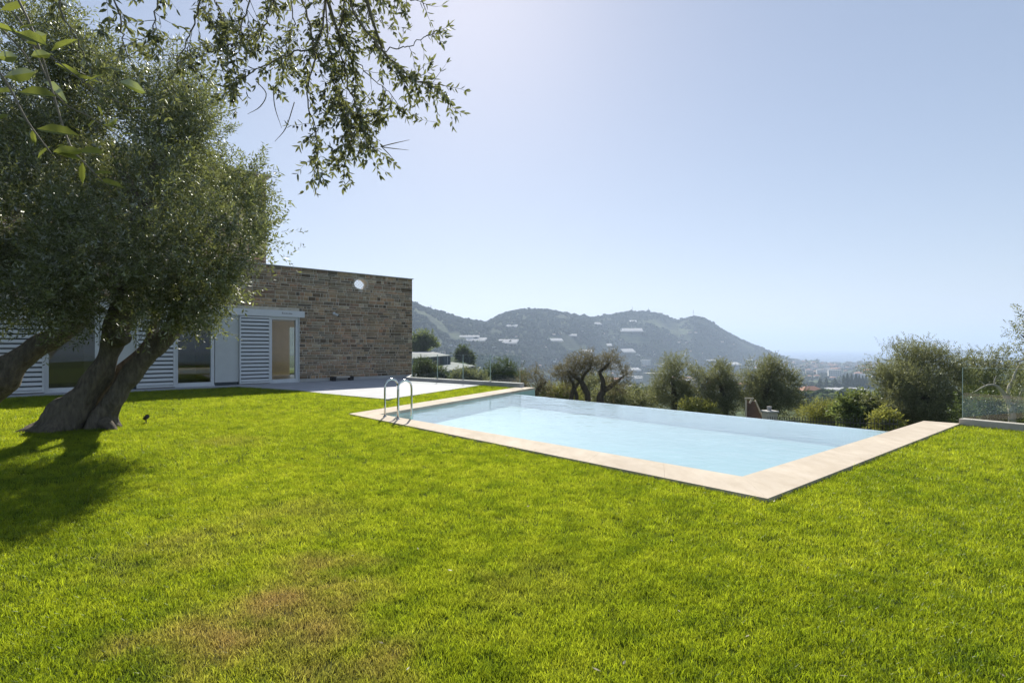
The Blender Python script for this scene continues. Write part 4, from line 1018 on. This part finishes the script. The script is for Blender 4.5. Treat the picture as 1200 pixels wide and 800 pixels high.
# pale dead-limbed olive behind the glass
base = at(1185, 520, 15.0); base[2] = ground(base[0], base[1])-.1
dt = empty('bare_olive_tree', base); tag(dt, 'half dead olive tree with pale bare twisted branches behind the right glass', 'olive tree')
m = MB()
for pts, rad in (([base, at(1186, 490, 15), at(1181, 470, 15), at(1172, 456, 15), at(1165, 451, 15), at(1155, 452, 15), at(1142, 459, 15)], [.13, .085, .06, .045, .035, .022, .009]),
                 ([at(1165, 451, 15), at(1166, 444, 15), at(1168, 440, 15)], [.018, .012, .005]), ([at(1155, 452, 15), at(1150, 447, 15), at(1147, 446, 15)], [.016, .011, .005]),
                 ([at(1181, 470, 15), at(1182, 455, 15), at(1187, 445, 15), at(1190, 436, 15), at(1196, 425, 15)], [.055, .04, .032, .024, .010]),
                 ([at(1186, 488, 15), at(1196, 462, 14.8), at(1206, 448, 14.6)], [.05, .035, .02])):
    v, f = tube([p-base for p in pts], rad, 9, 7, .35, 3., True, 6.); m.add(v, f)
m.build('trunk', M['palewood'], dt, smooth=True)
foliage('crown', [tuple((lambda l: (l[0]-base[0], l[1]-base[1], l[2]-base[2], *l[3:]))(lob(*q))) for q in ((1196, 480, 14.9, .28), (1204, 455, 14.8, .45), (1195, 497, 14.6, .25))], 420, M['leaf_mid'], dt, 44, nl=12, L=.07, W=.010, length=.3, gap=.3)
# tree whose twigs enter at the right edge
base = at(1270, 520, 11.0); base[2] = ground(base[0], base[1])-.1
et = empty('olive_tree', base); tag(et, 'olive tree at the far right with sparse twigs entering against the sky', 'olive tree')
m = MB()
for pts, rad in (([base, at(1262, 470, 11), at(1240, 430, 11), at(1215, 405, 11), at(1196, 392, 11)], [.2, .15, .08, .04, .01]), ([at(1240, 430, 11), at(1215, 420, 11), at(1190, 424, 11)], [.05, .03, .008]), ([at(1240, 430, 11), at(1235, 380, 11), at(1215, 360, 11)], [.06, .04, .01])):
    v, f = tube([p-base for p in pts], rad, 8, 5, .15, 3.); m.add(v, f)
m.build('trunk', M['bark'], et, smooth=True)
foliage('crown', [tuple((lambda l: (l[0]-base[0], l[1]-base[1], l[2]-base[2], *l[3:]))(lob(*q))) for q in ((1200, 392, 11, .20), (1204, 380, 11, .16), (1204, 406, 11, .2), (1202, 424, 11, .2), (1230, 405, 11, .5), (1240, 392, 11.2, .5), (1245, 430, 11, .6))], 700, M['leaf_mid'], et, 45, nl=12, L=.06, W=.009, length=.26, gap=.35)

# shrubs and low vegetation between
SH = [
 ('shrub', 1005, 19, [(998, 482, 19, .38), (1012, 478, 19, .40), (1022, 486, 19, .35), (1005, 492, 18.8, .4), (1018, 495, 18.7, .35)], 'leaf_green', 800, (.11, .03), 'bright broad leaved shrub behind the dark fence past the pool'),
 ('shrub', 965, 24, [(955, 487, 24, .45), (970, 486, 24, .45), (982, 488, 24, .4), (962, 494, 23.8, .45)], 'leaf_yellow', 700, (.10, .012), 'pale yellow green grassy shrub behind the dark fence'),
 ('shrub', 1035, 17, [(1034, 494, 17, .25), (1042, 496, 17, .22)], 'leaf_yellow', 160, (.09, .02), 'small yellow green shrub at the corner of the right coping'),
 ('shrub', 815, 27, [(808, 480, 27, .35), (822, 480, 27, .35), (832, 483, 27, .3)], 'leaf_yellow', 420, (.09, .018), 'yellow green bush between the two olive trees past the pool edge'),
 ('shrub', 745, 36, [(738, 466, 36, .7), (752, 468, 36, .7), (764, 470, 36, .6), (745, 474, 35, .7)], 'leaf_mid', 950, (.11, .02), 'grey green bush left of the rounded olive tree'),
 ('shrub', 715, 34, [(706, 468, 34, .6), (718, 468, 34, .6), (730, 470, 33.5, .55)], 'leaf_mid', 700, (.11, .02), 'low bush at the foot of the curved pruned olive tree'),
 ('shrub', 690, 42, [(690, 456, 42, 1.0), (704, 452, 42, .8), (678, 462, 42, .8), (715, 462, 42, .8)], 'leaf_mid', 1000, (.13, .024), 'silvery bush behind the pruned olive trees'),
 ('shrub', 655, 38, [(648, 464, 38, .6), (660, 462, 38, .6), (670, 465, 38, .6)], 'leaf_yellow', 600, (.12, .022), 'yellowish bush between the pruned olive trees and the coping end'),
 ('shrub', 632, 38, [(625, 468, 38, .6), (640, 466, 38, .6)], 'leaf_dark', 450, (.12, .022), 'dark low bush under the twisted olive by the coping end'),
 ('shrub', 590, 55, [(580, 440, 55, 1.0), (592, 436, 55, 1.1), (604, 442, 55, 1.0), (570, 446, 54, .8)], 'leaf_dark', 1100, (.16, .035), 'round dark green bush behind the glass balustrade near its end'),
 ('shrub', 548, 50, [(540, 446, 50, .8), (552, 446, 50, .8), (562, 448, 50, .7)], 'leaf_mid', 700, (.16, .035), 'low grey green bush behind the glass balustrade in front of the sheds'),
 ('shrub', 1165, 16, [(1140, 486, 16, .45), (1160, 482, 16.2, .5), (1180, 486, 16, .5), (1200, 488, 15.8, .5), (1150, 498, 15.6, .5), (1190, 500, 15.4, .5)], 'leaf_dark', 1500, (.075, .016), 'dark low shrub mass right behind the right glass balustrade'),
 ('shrub', 500, 60, [(490, 436, 60, 1.1), (500, 434, 60, .9), (512, 440, 60, .9), (522, 444, 60, .7)], 'leaf_dark', 1000, (.17, .035), 'dark bush beside the house corner in front of the sheds'),
]
for i, (nm, px, Y, ls, mt, k, lf, lb) in enumerate(SH):
    slope_tree(nm, px, Y, lb, 'shrub', ls, mt, 60+i, k, [[(0, None), (px, ls[0][1]+4, Y), [.06, .02]]], leaf=lf, length=lf[0]*3.5, gap=.25)
# trees round the sheds
slope_tree('leafy_tree', 497, 170, 'sunlit green tree above the upper long shed beside the house corner', 'tree', [(488, 402, 170, 2.6), (497, 401, 170, 2.8), (504, 404, 170, 2.2), (492, 407, 169, 2.2)], 'leaf_green', 80, 900, [[(0, None), (497, 408, 170), [.3, .15]]], leaf=(.5, .12), length=1.3, gap=.25, gsc=.3)
slope_tree('leafy_tree', 545, 150, 'small round tree at the end of the upper long shed', 'tree', [(543, 417, 150, 1.8), (549, 420, 150, 1.5), (540, 422, 150, 1.3)], 'leaf_dark', 81, 600, [[(0, None), (545, 422, 150), [.25, .12]]], leaf=(.45, .11), length=1.1, gap=.2, gsc=.3)

# long sheds with pale roofs
def shed(label, corners, h, name='long_shed'):
    """corners: four roof points (far-left, far-right, near-right, near-left) in the world"""
    c = [np.array(p) for p in corners]; o = empty(name, (c[3][0], c[3][1], c[3][2]-h)); tag(o, label, 'shed', 'long pale roofed sheds below the villa')
    b0 = np.array((c[3][0], c[3][1], c[3][2]-h)); q = [p-b0 for p in c]
    b = MB(); b.add([tuple(p) for p in q]+[tuple(p-np.array((0, 0, .15))) for p in q], [(3, 2, 1, 0), (4, 5, 6, 7), (0, 1, 5, 4), (1, 2, 6, 5), (2, 3, 7, 6), (3, 0, 4, 7)]); b.build('roof', M['plastic_roof'], o)
    w = [p-np.array((0, 0, .16)) for p in q]; g = [np.array((p[0], p[1], -6.0)) for p in q]
    b = MB()
    for i in range(4):
        j = (i+1) % 4; b.add([w[i], w[j], g[j], g[i]], [(0, 1, 2, 3)])
    b.build('wall', M['shed_side'], o)
    b = MB()
    for t in np.linspace(.04, .96, 9):
        p = q[3]+(q[2]-q[3])*t; b.box(p[0]-.08, p[0]+.08, p[1]-.12, p[1]-.02, -2.5, p[2]-.16)
    b.build('posts', M['housegrey'], o)
shed('upper long shed with a pale roof beside the house corner', [at(440, 411.5, 165), at(506, 411.8, 165), at(528, 416.2, 130), at(440, 423, 130)], 2)
shed('middle long shed with a pale roof and dark side reaching furthest right', [at(440, 432, 140), at(530, 424, 140), at(557, 428.3, 112), at(490, 441, 98)], 1.7)
shed('lowest shed roof half hidden by bushes behind the balustrade', [at(515, 444, 100), at(562, 437.5, 108), at(572, 440, 96), at(530, 448, 84)], 1.2)

# timber panel and white pillar just past the pool
tp = empty('timber_panel', (at(884, 500, 21)[0], 21, -3.1), R(8)); tag(tp, 'brown timber panel between a bleached post and a sloping rail past the pool', 'timber screen')
def loc(px, py, Y, dy=0): p = at(px, py, Y); return (p[0]-tp.location[0], p[1]-21+dy, p[2]+3.1)
b = MB(); pts = [loc(873.5, 512, 21), loc(873.5, 467, 21), loc(878, 470, 21), loc(884, 470, 21), loc(893, 489, 21), loc(899, 512, 21)]
n6 = len(pts); b.add(pts+[(p[0], p[1]+.04, p[2]) for p in pts], [tuple(range(n6)), tuple(range(2*n6-1, n6-1, -1))]+[(i, n6+i, n6+(i+1) % n6, (i+1) % n6) for i in range(n6)]); b.build('board_panel', M['brownwood'], tp)
b = MB(); b.cyl(loc(872.5, 515, 21, -.05), loc(872.5, 466, 21, -.05), .035, n=8); b.build('post', M['beigewood'], tp)
b = MB(); b.cyl(loc(884, 469, 21, -.06), loc(895, 492, 21, -.06), .03, n=8); b.build('sloping_rail', M['beigewood'], tp)
b = MB(); b.cyl(loc(870, 466, 21, -.1), loc(881, 466.5, 21, -.1), .03, n=8); b.cyl(loc(880, 466, 21, -.1), loc(876, 472, 21, -.1), .035, n=8); b.build('top_rail', M['beigewood'], tp)
cp = empty('white_pillar', (at(902, 500, 20.5)[0], 20.5, -3.1), R(12)); tag(cp, 'small cream masonry pillar with a flat cap and pot past the infinity edge', 'pillar')
z1 = at(902, 483, 20.5)[2]+3.1
b = MB(); b.box(-.19, .19, -.19, .19, 0, z1); b.build('shaft', M['render_beige'], cp, bevel=.01)
b = MB(); b.box(-.235, .235, -.235, .235, z1, z1+.07); b.build('cap', M['concrete'], cp, bevel=.02)
b = MB(); b.cyl((-.02, 0, z1+.07), (-.02, 0, z1+.22), .075, .085, 12); b.build('pot', M['housegrey'], cp)

# dark picket fence past the pool
fa = at(900, 488, 20.0); fb = at(1052, 492, 15.0); fd = fb-fa
fo = empty('picket_fence', (fa[0], fa[1], -3.2)); tag(fo, 'low dark metal picket fence below the infinity edge', 'fence')
zt = 1.5-(489-407)/645*20+3.2; zt2 = 1.5-(492.5-407)/645*15+3.2
for k, dz in (('top_rail', -.10), ('bottom_rail', -.75)):
    b = MB(); b.cyl((0, 0, zt+dz), (fd[0], fd[1], zt2+dz), .015, n=6); b.build(k, M['darkmetal'], fo)
npk = 44; pk = None
for i in range(npk):
    t = i/(npk-1); hgt = zt+(zt2-zt)*t
    if pk is None:
        b = MB(); b.cyl((0, 0, 1.2), (0, 0, zt), .010, n=6); b.cyl((0, 0, zt), (0, 0, zt+.05), .016, .002, n=6); pk = b.build('picket', M['darkmetal'], fo); o = pk
    else: o = pk.copy(); COL.objects.link(o); o.parent = fo
    o.location = (fd[0]*t, fd[1]*t, hgt-zt)

# ------------------------------------------------------------------ the valley: house, greenhouses, cypresses, town
def small_house(name, w, d, h, roofh, wm, rm):
    b = MB(); b.box(-w/2, w/2, -d/2, d/2, -2, h); 
    b.cur = 1
    if roofh > 0:
        e = .4; b.add([(-w/2-e, -d/2-e, h+.02), (w/2+e, -d/2-e, h+.02), (w/2+e, d/2+e, h+.02), (-w/2-e, d/2+e, h+.02), (-w/2+d*.4, 0, h+roofh), (w/2-d*.4, 0, h+roofh)], [(0, 1, 5, 4), (1, 2, 5), (2, 3, 4, 5), (3, 0, 4), (0, 3, 2, 1)])
    else: b.box(-w/2-.2, w/2+.2, -d/2-.2, d/2+.2, h+.01, h+.5)
    b.cur = 2
    nwin = max(2, int(w/3)); nf = max(1, int(h/3))
    for fl in range(nf):
        for i in range(nwin):
            x = -w/2+(i+.5)*w/nwin; z = fl*3+.9; b.box(x-.5, x+.5, -d/2-.03, -d/2+.05, z, z+1.3)
    me = b.build(name, None, mats=[wm, rm, M['shed_side']])
    return me
# terracotta farmhouse
p = at(949, 459, 400); fh = empty('farmhouse', (p[0], p[1], p[2]-3.0), R(6)); tag(fh, 'white farmhouse with a terracotta hipped roof in the valley', 'house')
b = MB(); b.box(-8, 8, -4.5, 4.5, -2, 4.1); b.build('wall', M['housewhite'], fh)
b = MB(); b.add([(-8.8, -5.3, 4.2), (8.8, -5.3, 4.2), (8.8, 5.3, 4.2), (-8.8, 5.3, 4.2), (-3.5, 0, 7.2), (3.5, 0, 7.2)], [(0, 1, 5, 4), (1, 2, 5), (2, 3, 4, 5), (3, 0, 4), (0, 3, 2, 1)]); b.build('roof', M['terracotta'], fh)
for x in (-5.5, -2, 2, 5.5):
    b = MB(); b.box(x-.6, x+.6, -4.55, -4.49, .8, 2.4); b.build('window', M['shed_side'], fh)
b = MB(); b.box(-15, -6, -9, -6, -2, 2.2); b.build('annex', M['housewhite'], fh)
GH = []
def greenhouse_mesh(nbay):
    b = MB(); b.cur = 0; w = 1.0/nbay
    for i in range(nbay):
        x = -.5+i*w; b.add([(x, -.5, -.6), (x+w*.96, -.5, -.6), (x+w*.96, -.5, .6), (x+w*.48, -.5, .78), (x, -.5, .6), (x, .5, -.6), (x+w*.96, .5, -.6), (x+w*.96, .5, .6), (x+w*.48, .5, .78), (x, .5, .6)],
              [(0, 1, 2, 3, 4), (9, 8, 7, 6, 5), (1, 6, 7, 2), (2, 7, 8, 3), (3, 8, 9, 4), (4, 9, 5, 0)])
    return b
ghm = greenhouse_mesh(5).build('greenhouse', M['film'])
def hit(px, py, rmin=300, rmax=3600):
    """where the sight line of a measured point meets the ground"""
    rr = np.geomspace(rmin, rmax, 900); t = (px-600)/FPX; Yv = rr/math.sqrt(1+t*t); Xv = Yv*t
    zl = CAMZ+(HOR-py)/FPX*Yv; zh = HGT(Xv, Yv); k = np.argmax(zh >= zl)
    return (float(Xv[k]), float(Yv[k]), float(zh[k])) if (zh >= zl).any() else None
GHL = [(557, 399, 26, 4, 'striped pink white greenhouse on the left slope of the hill'), (595, 401, 24, 5, 'brightest wide white greenhouse in the middle of the far hill'), (598, 382.5, 17, 2.2, 'thin pale greenhouse high on the hill below the round summit'),
       (699, 379.5, 11, 2.5, 'small white greenhouse near the saddle of the hill'), (740, 387.5, 26, 4, 'long white greenhouse high on the right half of the hill'), (736, 411.5, 15, 4, 'white rectangular greenhouse above the pruned olive trees'),
       (652, 399.5, 15, 3, 'pale greenhouse in the middle of the hill right of the brightest one'), (714, 405, 6, 2.5, 'tiny white greenhouse in the centre of the hill'), (550, 395.5, 24, 2.2, 'flat greenhouse strip above the striped one'),
       (689, 412, 12, 3, 'pinkish greenhouse above the left pruned olive tree'), (741, 432, 18, 4.5, 'white greenhouse at the foot of the hill left of the rounded olive'), (776, 426, 8, 2.4, 'white greenhouse strip over the rounded olive tree'),
       (830, 422, 18, 2, 'thin pale greenhouse at the foot of the hill above the olive trees'), (855, 425, 22, 5, 'broad white greenhouse at the foot of the hill slope'), (883, 425.5, 14, 3, 'pale greenhouse right of the broad white one at the hill foot'),
       (746, 442, 14, 2.2, 'pale greenhouse strip in the valley between the olive trees'), (738, 455, 10, 3, 'white greenhouse low in the valley gap'), (752, 458.5, 10, 2, 'narrow white greenhouse lowest in the valley gap'), (992, 457, 46, 4, 'long pale greenhouse beside the terracotta farmhouse'), (876, 421.5, 10, 2, 'smallest pale greenhouse at the right tip of the hill'), (670, 393.5, 12, 2, 'faint greenhouse strip mid hill'), (742, 376.8, 8, 2, 'faint white greenhouse near the ridge')]
first = True
for i, (px, py, wpx, hpx, lb) in enumerate(GHL):
    p = hit(px, py+hpx*.5)
    if p is None: continue
    o = ghm if first else ghm.copy()
    if not first: COL.objects.link(o)
    first = False
    W_ = wpx/FPX*p[1]; tl = R(16) if py < 415 else R(7); dep = max(8, min(60, hpx/FPX*p[1]*3.2))
    o.location = (p[0], p[1], p[2]+math.tan(tl)*dep*.5+1.5); o.scale = (W_, dep, 2.6); o.rotation_euler = (tl, 0, R(random.uniform(-12, 12)))
    tag(o, lb, 'greenhouse', 'greenhouses on the far hill and valley')
# cypresses
b = MB(); v, f = [], []
cyp = None
rs = np.random.default_rng(5)
for i, (px, hpx) in enumerate([(961, 8), (968.5, 9), (978.5, 8), (989, 12), (993, 14), (998, 13.5), (1003, 13), (1007, 12.5), (1011, 11), (1015, 12), (1019.5, 11), (1023, 10)]):
    Y = 850; base_y = 450.5; p = at(px, base_y, Y); z = ground(p[0], p[1]); H_ = hpx/FPX*Y+(p[2]-z)
    if cyp is None:
        vs, fs = tube([(0, 0, t) for t in np.linspace(0, 1, 12)], [.06, .10, .13, .14, .14, .13, .115, .10, .085, .06, .04, .01], 10)
        vs = [(x*(1+.35*random.uniform(-1, 1)), y*(1+.35*random.uniform(-1, 1)), z_) for x, y, z_ in vs]
        cyp = mesh_obj('cypress_tree', vs, fs, M['leaf_dark']); o = cyp
    else: o = cyp.copy(); COL.objects.link(o)
    wd = random.uniform(.85, 1.2)*(1.6 if i < 3 else 1)
    o.location = (p[0], p[1], z); o.scale = (H_*wd, H_*wd, H_); o.rotation_euler = (0, 0, i*1.3)
    tag(o, ['stubby dark cypress left of the cypress row above the farmhouse', 'tall slim dark cypress in the row above the long pale greenhouse'][0 if i < 3 else 1], 'cypress', 'stubby cypresses left of the row' if i < 3 else 'row of tall cypresses in the valley')
# town
hv = [small_house('town_house', 12, 9, 6, 2, M['housewhite'], M['terracotta']), small_house('town_house', 16, 11, 9, 0, M['housecream'], M['housegrey']), small_house('town_house', 20, 12, 12, 0, M['housewhite'], M['concrete']), small_house('town_house', 10, 8, 5, 1.8, M['housecream'], M['terracotta']), small_house('town_house', 30, 12, 5, 0, M['housegrey'], M['plastic_roof']), small_house('town_house', 14, 10, 7, 2, M['housegrey'], M['terracotta'])]
cnt = 0; used = [0]*6
rs2 = random.Random(12)
spots = []
while len(spots) < 190:
    px = rs2.uniform(885, 1030) if rs2.random() < .72 else rs2.uniform(715, 890); py = rs2.choice((rs2.uniform(423, 432), rs2.uniform(425, 446))) if px > 880 else rs2.uniform(427, 462)
    p = hit(px, py, 600, 3450)
    if p is None or p[1] > 3380 or p[2] > -45: continue
    spots.append((p, px, py))
for (p, px, py) in spots:
    k = rs2.randrange(6)
    if used[k] == 0: o = hv[k]
    else: o = hv[k].copy(); COL.objects.link(o)
    used[k] += 1; s = rs2.uniform(.8, 1.5)
    o.location = p; o.rotation_euler = (0, 0, rs2.uniform(-.6, .6)); o.scale = (s, s, s*rs2.uniform(.8, 1.1))
    if px > 880: tag(o, 'tiny pale town building on the coastal plain before the sea', 'house', 'town buildings on the coastal plain')
    else: tag(o, 'tiny pale building in the valley gap between the olive trees', 'house', 'buildings at the foot of the hill')

hh = []
rs3 = random.Random(31)
for _ in range(70):
    px, py = rs3.uniform(488, 890), rs3.uniform(388, 432); p = hit(px, py, 500, 3200)
    if p is None or p[1] > 2900 or py < np.interp(px, AZP, AZY)+9: continue
    k = rs3.randrange(4); src = next((q for q in COL.objects if q.data is hv[k].data), None) if used[k] else None
    if src is None: continue
    o = src.copy(); COL.objects.link(o); s_ = rs3.uniform(.4, .8)*(.6 if k == 2 else 1); o.location = p; o.scale = (s_*rs3.uniform(1, 1.6), s_, s_*.8); o.rotation_euler = (0, 0, rs3.uniform(-.5, .5))
    tag(o, 'tiny pale house scattered among the trees on the far hillside', 'house', 'houses on the far hillside')
# masts on the ridge
for i, (px, y0, y1, lb) in enumerate([(505, 365, 357.5, 'thin mast on the left shoulder of the hill by the house corner'), (741, 366, 359, 'thin mast on the central summit of the hill'), (760, 367, 360.5, 'short thin mast right of the central summit'), (812.5, 371.5, 362.5, 'thin mast on the pointed right summit of the hill')]):
    Y = RIDGE(px)*.995; Y = Y/math.sqrt(1+((px-600)/FPX)**2); p = at(px, y0+1.5, Y); h = (y0-y1+1.5)/FPX*Y
    o = empty('radio_mast', p); tag(o, lb, 'radio mast')
    b = MB(); b.cyl((0, 0, -5), (0, 0, h), 1.1, .6, 6); b.build('pole', M['mast'], o)
    b = MB(); b.box(-1.4, 1.4, -.4, .4, h*.6, h*.68); b.box(-1.1, 1.1, -.4, .4, h*.8, h*.86); b.build('antenna', M['mast'], o)

# woodland on the hill and in the valley: nobody could count it
def blobs(name, pts, sizes, mat, label, seed):
    rs = np.random.default_rng(seed)
    ph = (1+5**.5)/2; ico = np.array([(-1, ph, 0), (1, ph, 0), (-1, -ph, 0), (1, -ph, 0), (0, -1, ph), (0, 1, ph), (0, -1, -ph), (0, 1, -ph), (ph, 0, -1), (ph, 0, 1), (-ph, 0, -1), (-ph, 0, 1)])/1.9
    fc = np.array([(0, 11, 5), (0, 5, 1), (0, 1, 7), (0, 7, 10), (0, 10, 11), (1, 5, 9), (5, 11, 4), (11, 10, 2), (10, 7, 6), (7, 1, 8), (3, 9, 4), (3, 4, 2), (3, 2, 6), (3, 6, 8), (3, 8, 9), (4, 9, 5), (2, 4, 11), (6, 2, 10), (8, 6, 7), (9, 8, 1)])
    n = len(pts); v = ico[None]*sizes[:, None, None]*rs.uniform(.65, 1.35, (n, 12, 1))
    v[:, :, 2] *= rs.uniform(.7, 1.1, (n, 1)); v += pts[:, None, :]; v[:, :, 2] += sizes[:, None]*.45
    f = (fc[None]+np.arange(n)[:, None, None]*12).reshape(-1, 3)
    o = mesh_obj(name, v.reshape(-1, 3), f, mat); tag(o, label, 'woodland', kind='stuff'); return o
def mat_wood(name, c0, c1):
    m, nt, out = new_mat(name); d = N(nt, 'ShaderNodeBsdfDiffuse'); nt.links.new(d.outputs[0], out.inputs[0])
    g = N(nt, 'ShaderNodeNewGeometry'); c = ramp(nt, [(0, c0), (1, c1)]); nt.links.new(g.outputs['Random Per Island'], c.inputs[0])
    n = noise_n(nt, pos(nt, 1), .5, 4, .7); c2 = ramp(nt, [(.3, (.6, .6, .6)), (.7, (1.4, 1.4, 1.4))]); nt.links.new(n, c2.inputs[0])
    nt.links.new(mixc(nt, c.outputs[0], c2.outputs[0], 1.0, 'MULTIPLY'), d.inputs[0]); return m
rs = np.random.default_rng(3)
def hill_pts(n):
    px = rs.uniform(440, 935, n); t = (px-600)/FPX; u = rs.uniform(0, 1, n)**.8
    r = BASE0(px)*.9+(RIDGE(px)-BASE0(px)*.9)*u; r = np.where(rs.random(n) < .09, RIDGE(px)*rs.uniform(.985, 1.0, n), r)
    Yv = r/np.sqrt(1+t*t); x = Yv*t; z = HGT(x, Yv); p = np.stack([x, Yv, z], -1)
    nz = np.array([noise.noise(Vector(q*.008)) for q in p]); ok = (nz > -.26) | ((px < 575) & (nz > -.42)) | (r > RIDGE(px)*.98)
    return p[ok]
hpz = hill_pts(15000)
blobs('hill_woodland', hpz, rs.uniform(1.8, 5.6, len(hpz))*np.where(rs.random(len(hpz)) < .06, 1.7, 1.0), mat_wood('hill_trees', (.046, .064, .040), (.072, .088, .056)), 'scrub and small trees covering the far hill', 8)
def valley_pts(n, py0, py1):
    out = []
    px = rs.uniform(690, 1060, n); py = rs.uniform(py0, py1, n)
    for a, c in zip(px, py):
        p = hit(a, c, 120, 3480)
        if p and p[1] < 3480: out.append(p)
    return np.array(out)
vp = np.concatenate([valley_pts(2600, 421, 446), valley_pts(500, 446, 454)])
blobs('valley_trees', vp, rs.uniform(2.2, 5.5, len(vp)), mat_wood('valley_trees', (.028, .045, .022), (.075, .085, .04)), 'trees scattered through the town and valley', 9)
# hedges on the near valley slope
hb = []
for (x0, x1, y0, y1, n_) in ((940, 1010, 474, 480, 60), (958, 1015, 466, 471, 50), (955, 1015, 460, 463, 35), (740, 770, 460, 468, 40), (930, 960, 462, 470, 30), (640, 780, 462, 472, 140)):
    for _ in range(n_):
        p = hit(rs.uniform(x0, x1), rs.uniform(y0, y1), 60, 900)
        if p: hb.append(p)
hb = np.array(hb); blobs('valley_hedges', hb, np.clip(hb[:, 1]*.011, .6, 3.5)*rs.uniform(.7, 1.3, len(hb)), mat_wood('hedge_green', (.03, .05, .02), (.09, .11, .045)), 'dark hedges and bushes on the slope below the pool', 10)

# ------------------------------------------------------------------ haze, sky, sun, camera
b = MB(); b.box(-20500, 20500, -9300, 16400, -98, 330); hz = b.build('haze', None); hz.data.materials.clear()
m, nt, out = new_mat('haze'); pv = N(nt, 'ShaderNodeVolumePrincipled', ins={'Density': 2.0e-4, 'Color': (.63, .77, .99, 1), 'Anisotropy': .2}); nt.links.new(pv.outputs[0], out.inputs['Volume'])
hz.data.materials.append(m); tag(hz, 'pale sea haze over the valley', 'haze', kind='stuff')

SUN_EL, SUN_AZ = 36.3, -5.0        # azimuth from +Y towards +X
w = bpy.data.worlds.new('World'); scene.world = w; w.use_nodes = True
nt = w.node_tree; bg = nt.nodes['Background']
sky = nt.nodes.new('ShaderNodeTexSky'); sky.sky_type = 'NISHITA'; sky.sun_disc = False
sky.sun_elevation = R(SUN_EL); sky.sun_rotation = R(SUN_AZ); sky.altitude = 80; sky.air_density = 1.0; sky.dust_density = 0.4; sky.ozone_density = 2.0
wm = nt.nodes.new('ShaderNodeMix'); wm.data_type = 'RGBA'; wm.blend_type = 'MULTIPLY'; wm.inputs[0].default_value = 1.0; wm.inputs[7].default_value = (1.17, 1.155, 1.23, 1)
gmm = nt.nodes.new('ShaderNodeGamma'); gmm.inputs[1].default_value = .58; nt.links.new(sky.outputs[0], gmm.inputs[0])
nt.links.new(gmm.outputs[0], wm.inputs[6]); nt.links.new(wm.outputs[2], bg.inputs[0]); bg.inputs[1].default_value = .118
sl = bpy.data.lights.new('Sun', 'SUN'); sl.energy = 4.8; sl.angle = R(.55); sl.color = (1, .945, .86)
so = bpy.data.objects.new('Sun', sl); COL.objects.link(so)
dv = Vector((math.sin(R(SUN_AZ))*math.cos(R(SUN_EL)), math.cos(R(SUN_AZ))*math.cos(R(SUN_EL)), math.sin(R(SUN_EL))))
so.rotation_euler = dv.to_track_quat('Z', 'Y').to_euler(); so.location = (0, 0, 40)

cam = bpy.data.cameras.new('Camera'); co = bpy.data.objects.new('Camera', cam); COL.objects.link(co)
co.location = (0, 0, CAMZ); co.rotation_euler = (R(90), 0, 0)
cam.sensor_width = 36; cam.lens = FPX/1200*36; cam.shift_y = 7/1200; cam.clip_start = .05; cam.clip_end = 90000
scene.camera = co
vs_ = scene.view_settings; vs_.view_transform = 'Standard'; vs_.look = 'None'; vs_.gamma = 1; vs_.exposure = 0.76; vs_.use_curve_mapping = False
scene.render.resolution_x = 1024; scene.render.resolution_y = 682
scene.cycles.volume_bounces = 1; scene.cycles.transparent_max_bounces = 24
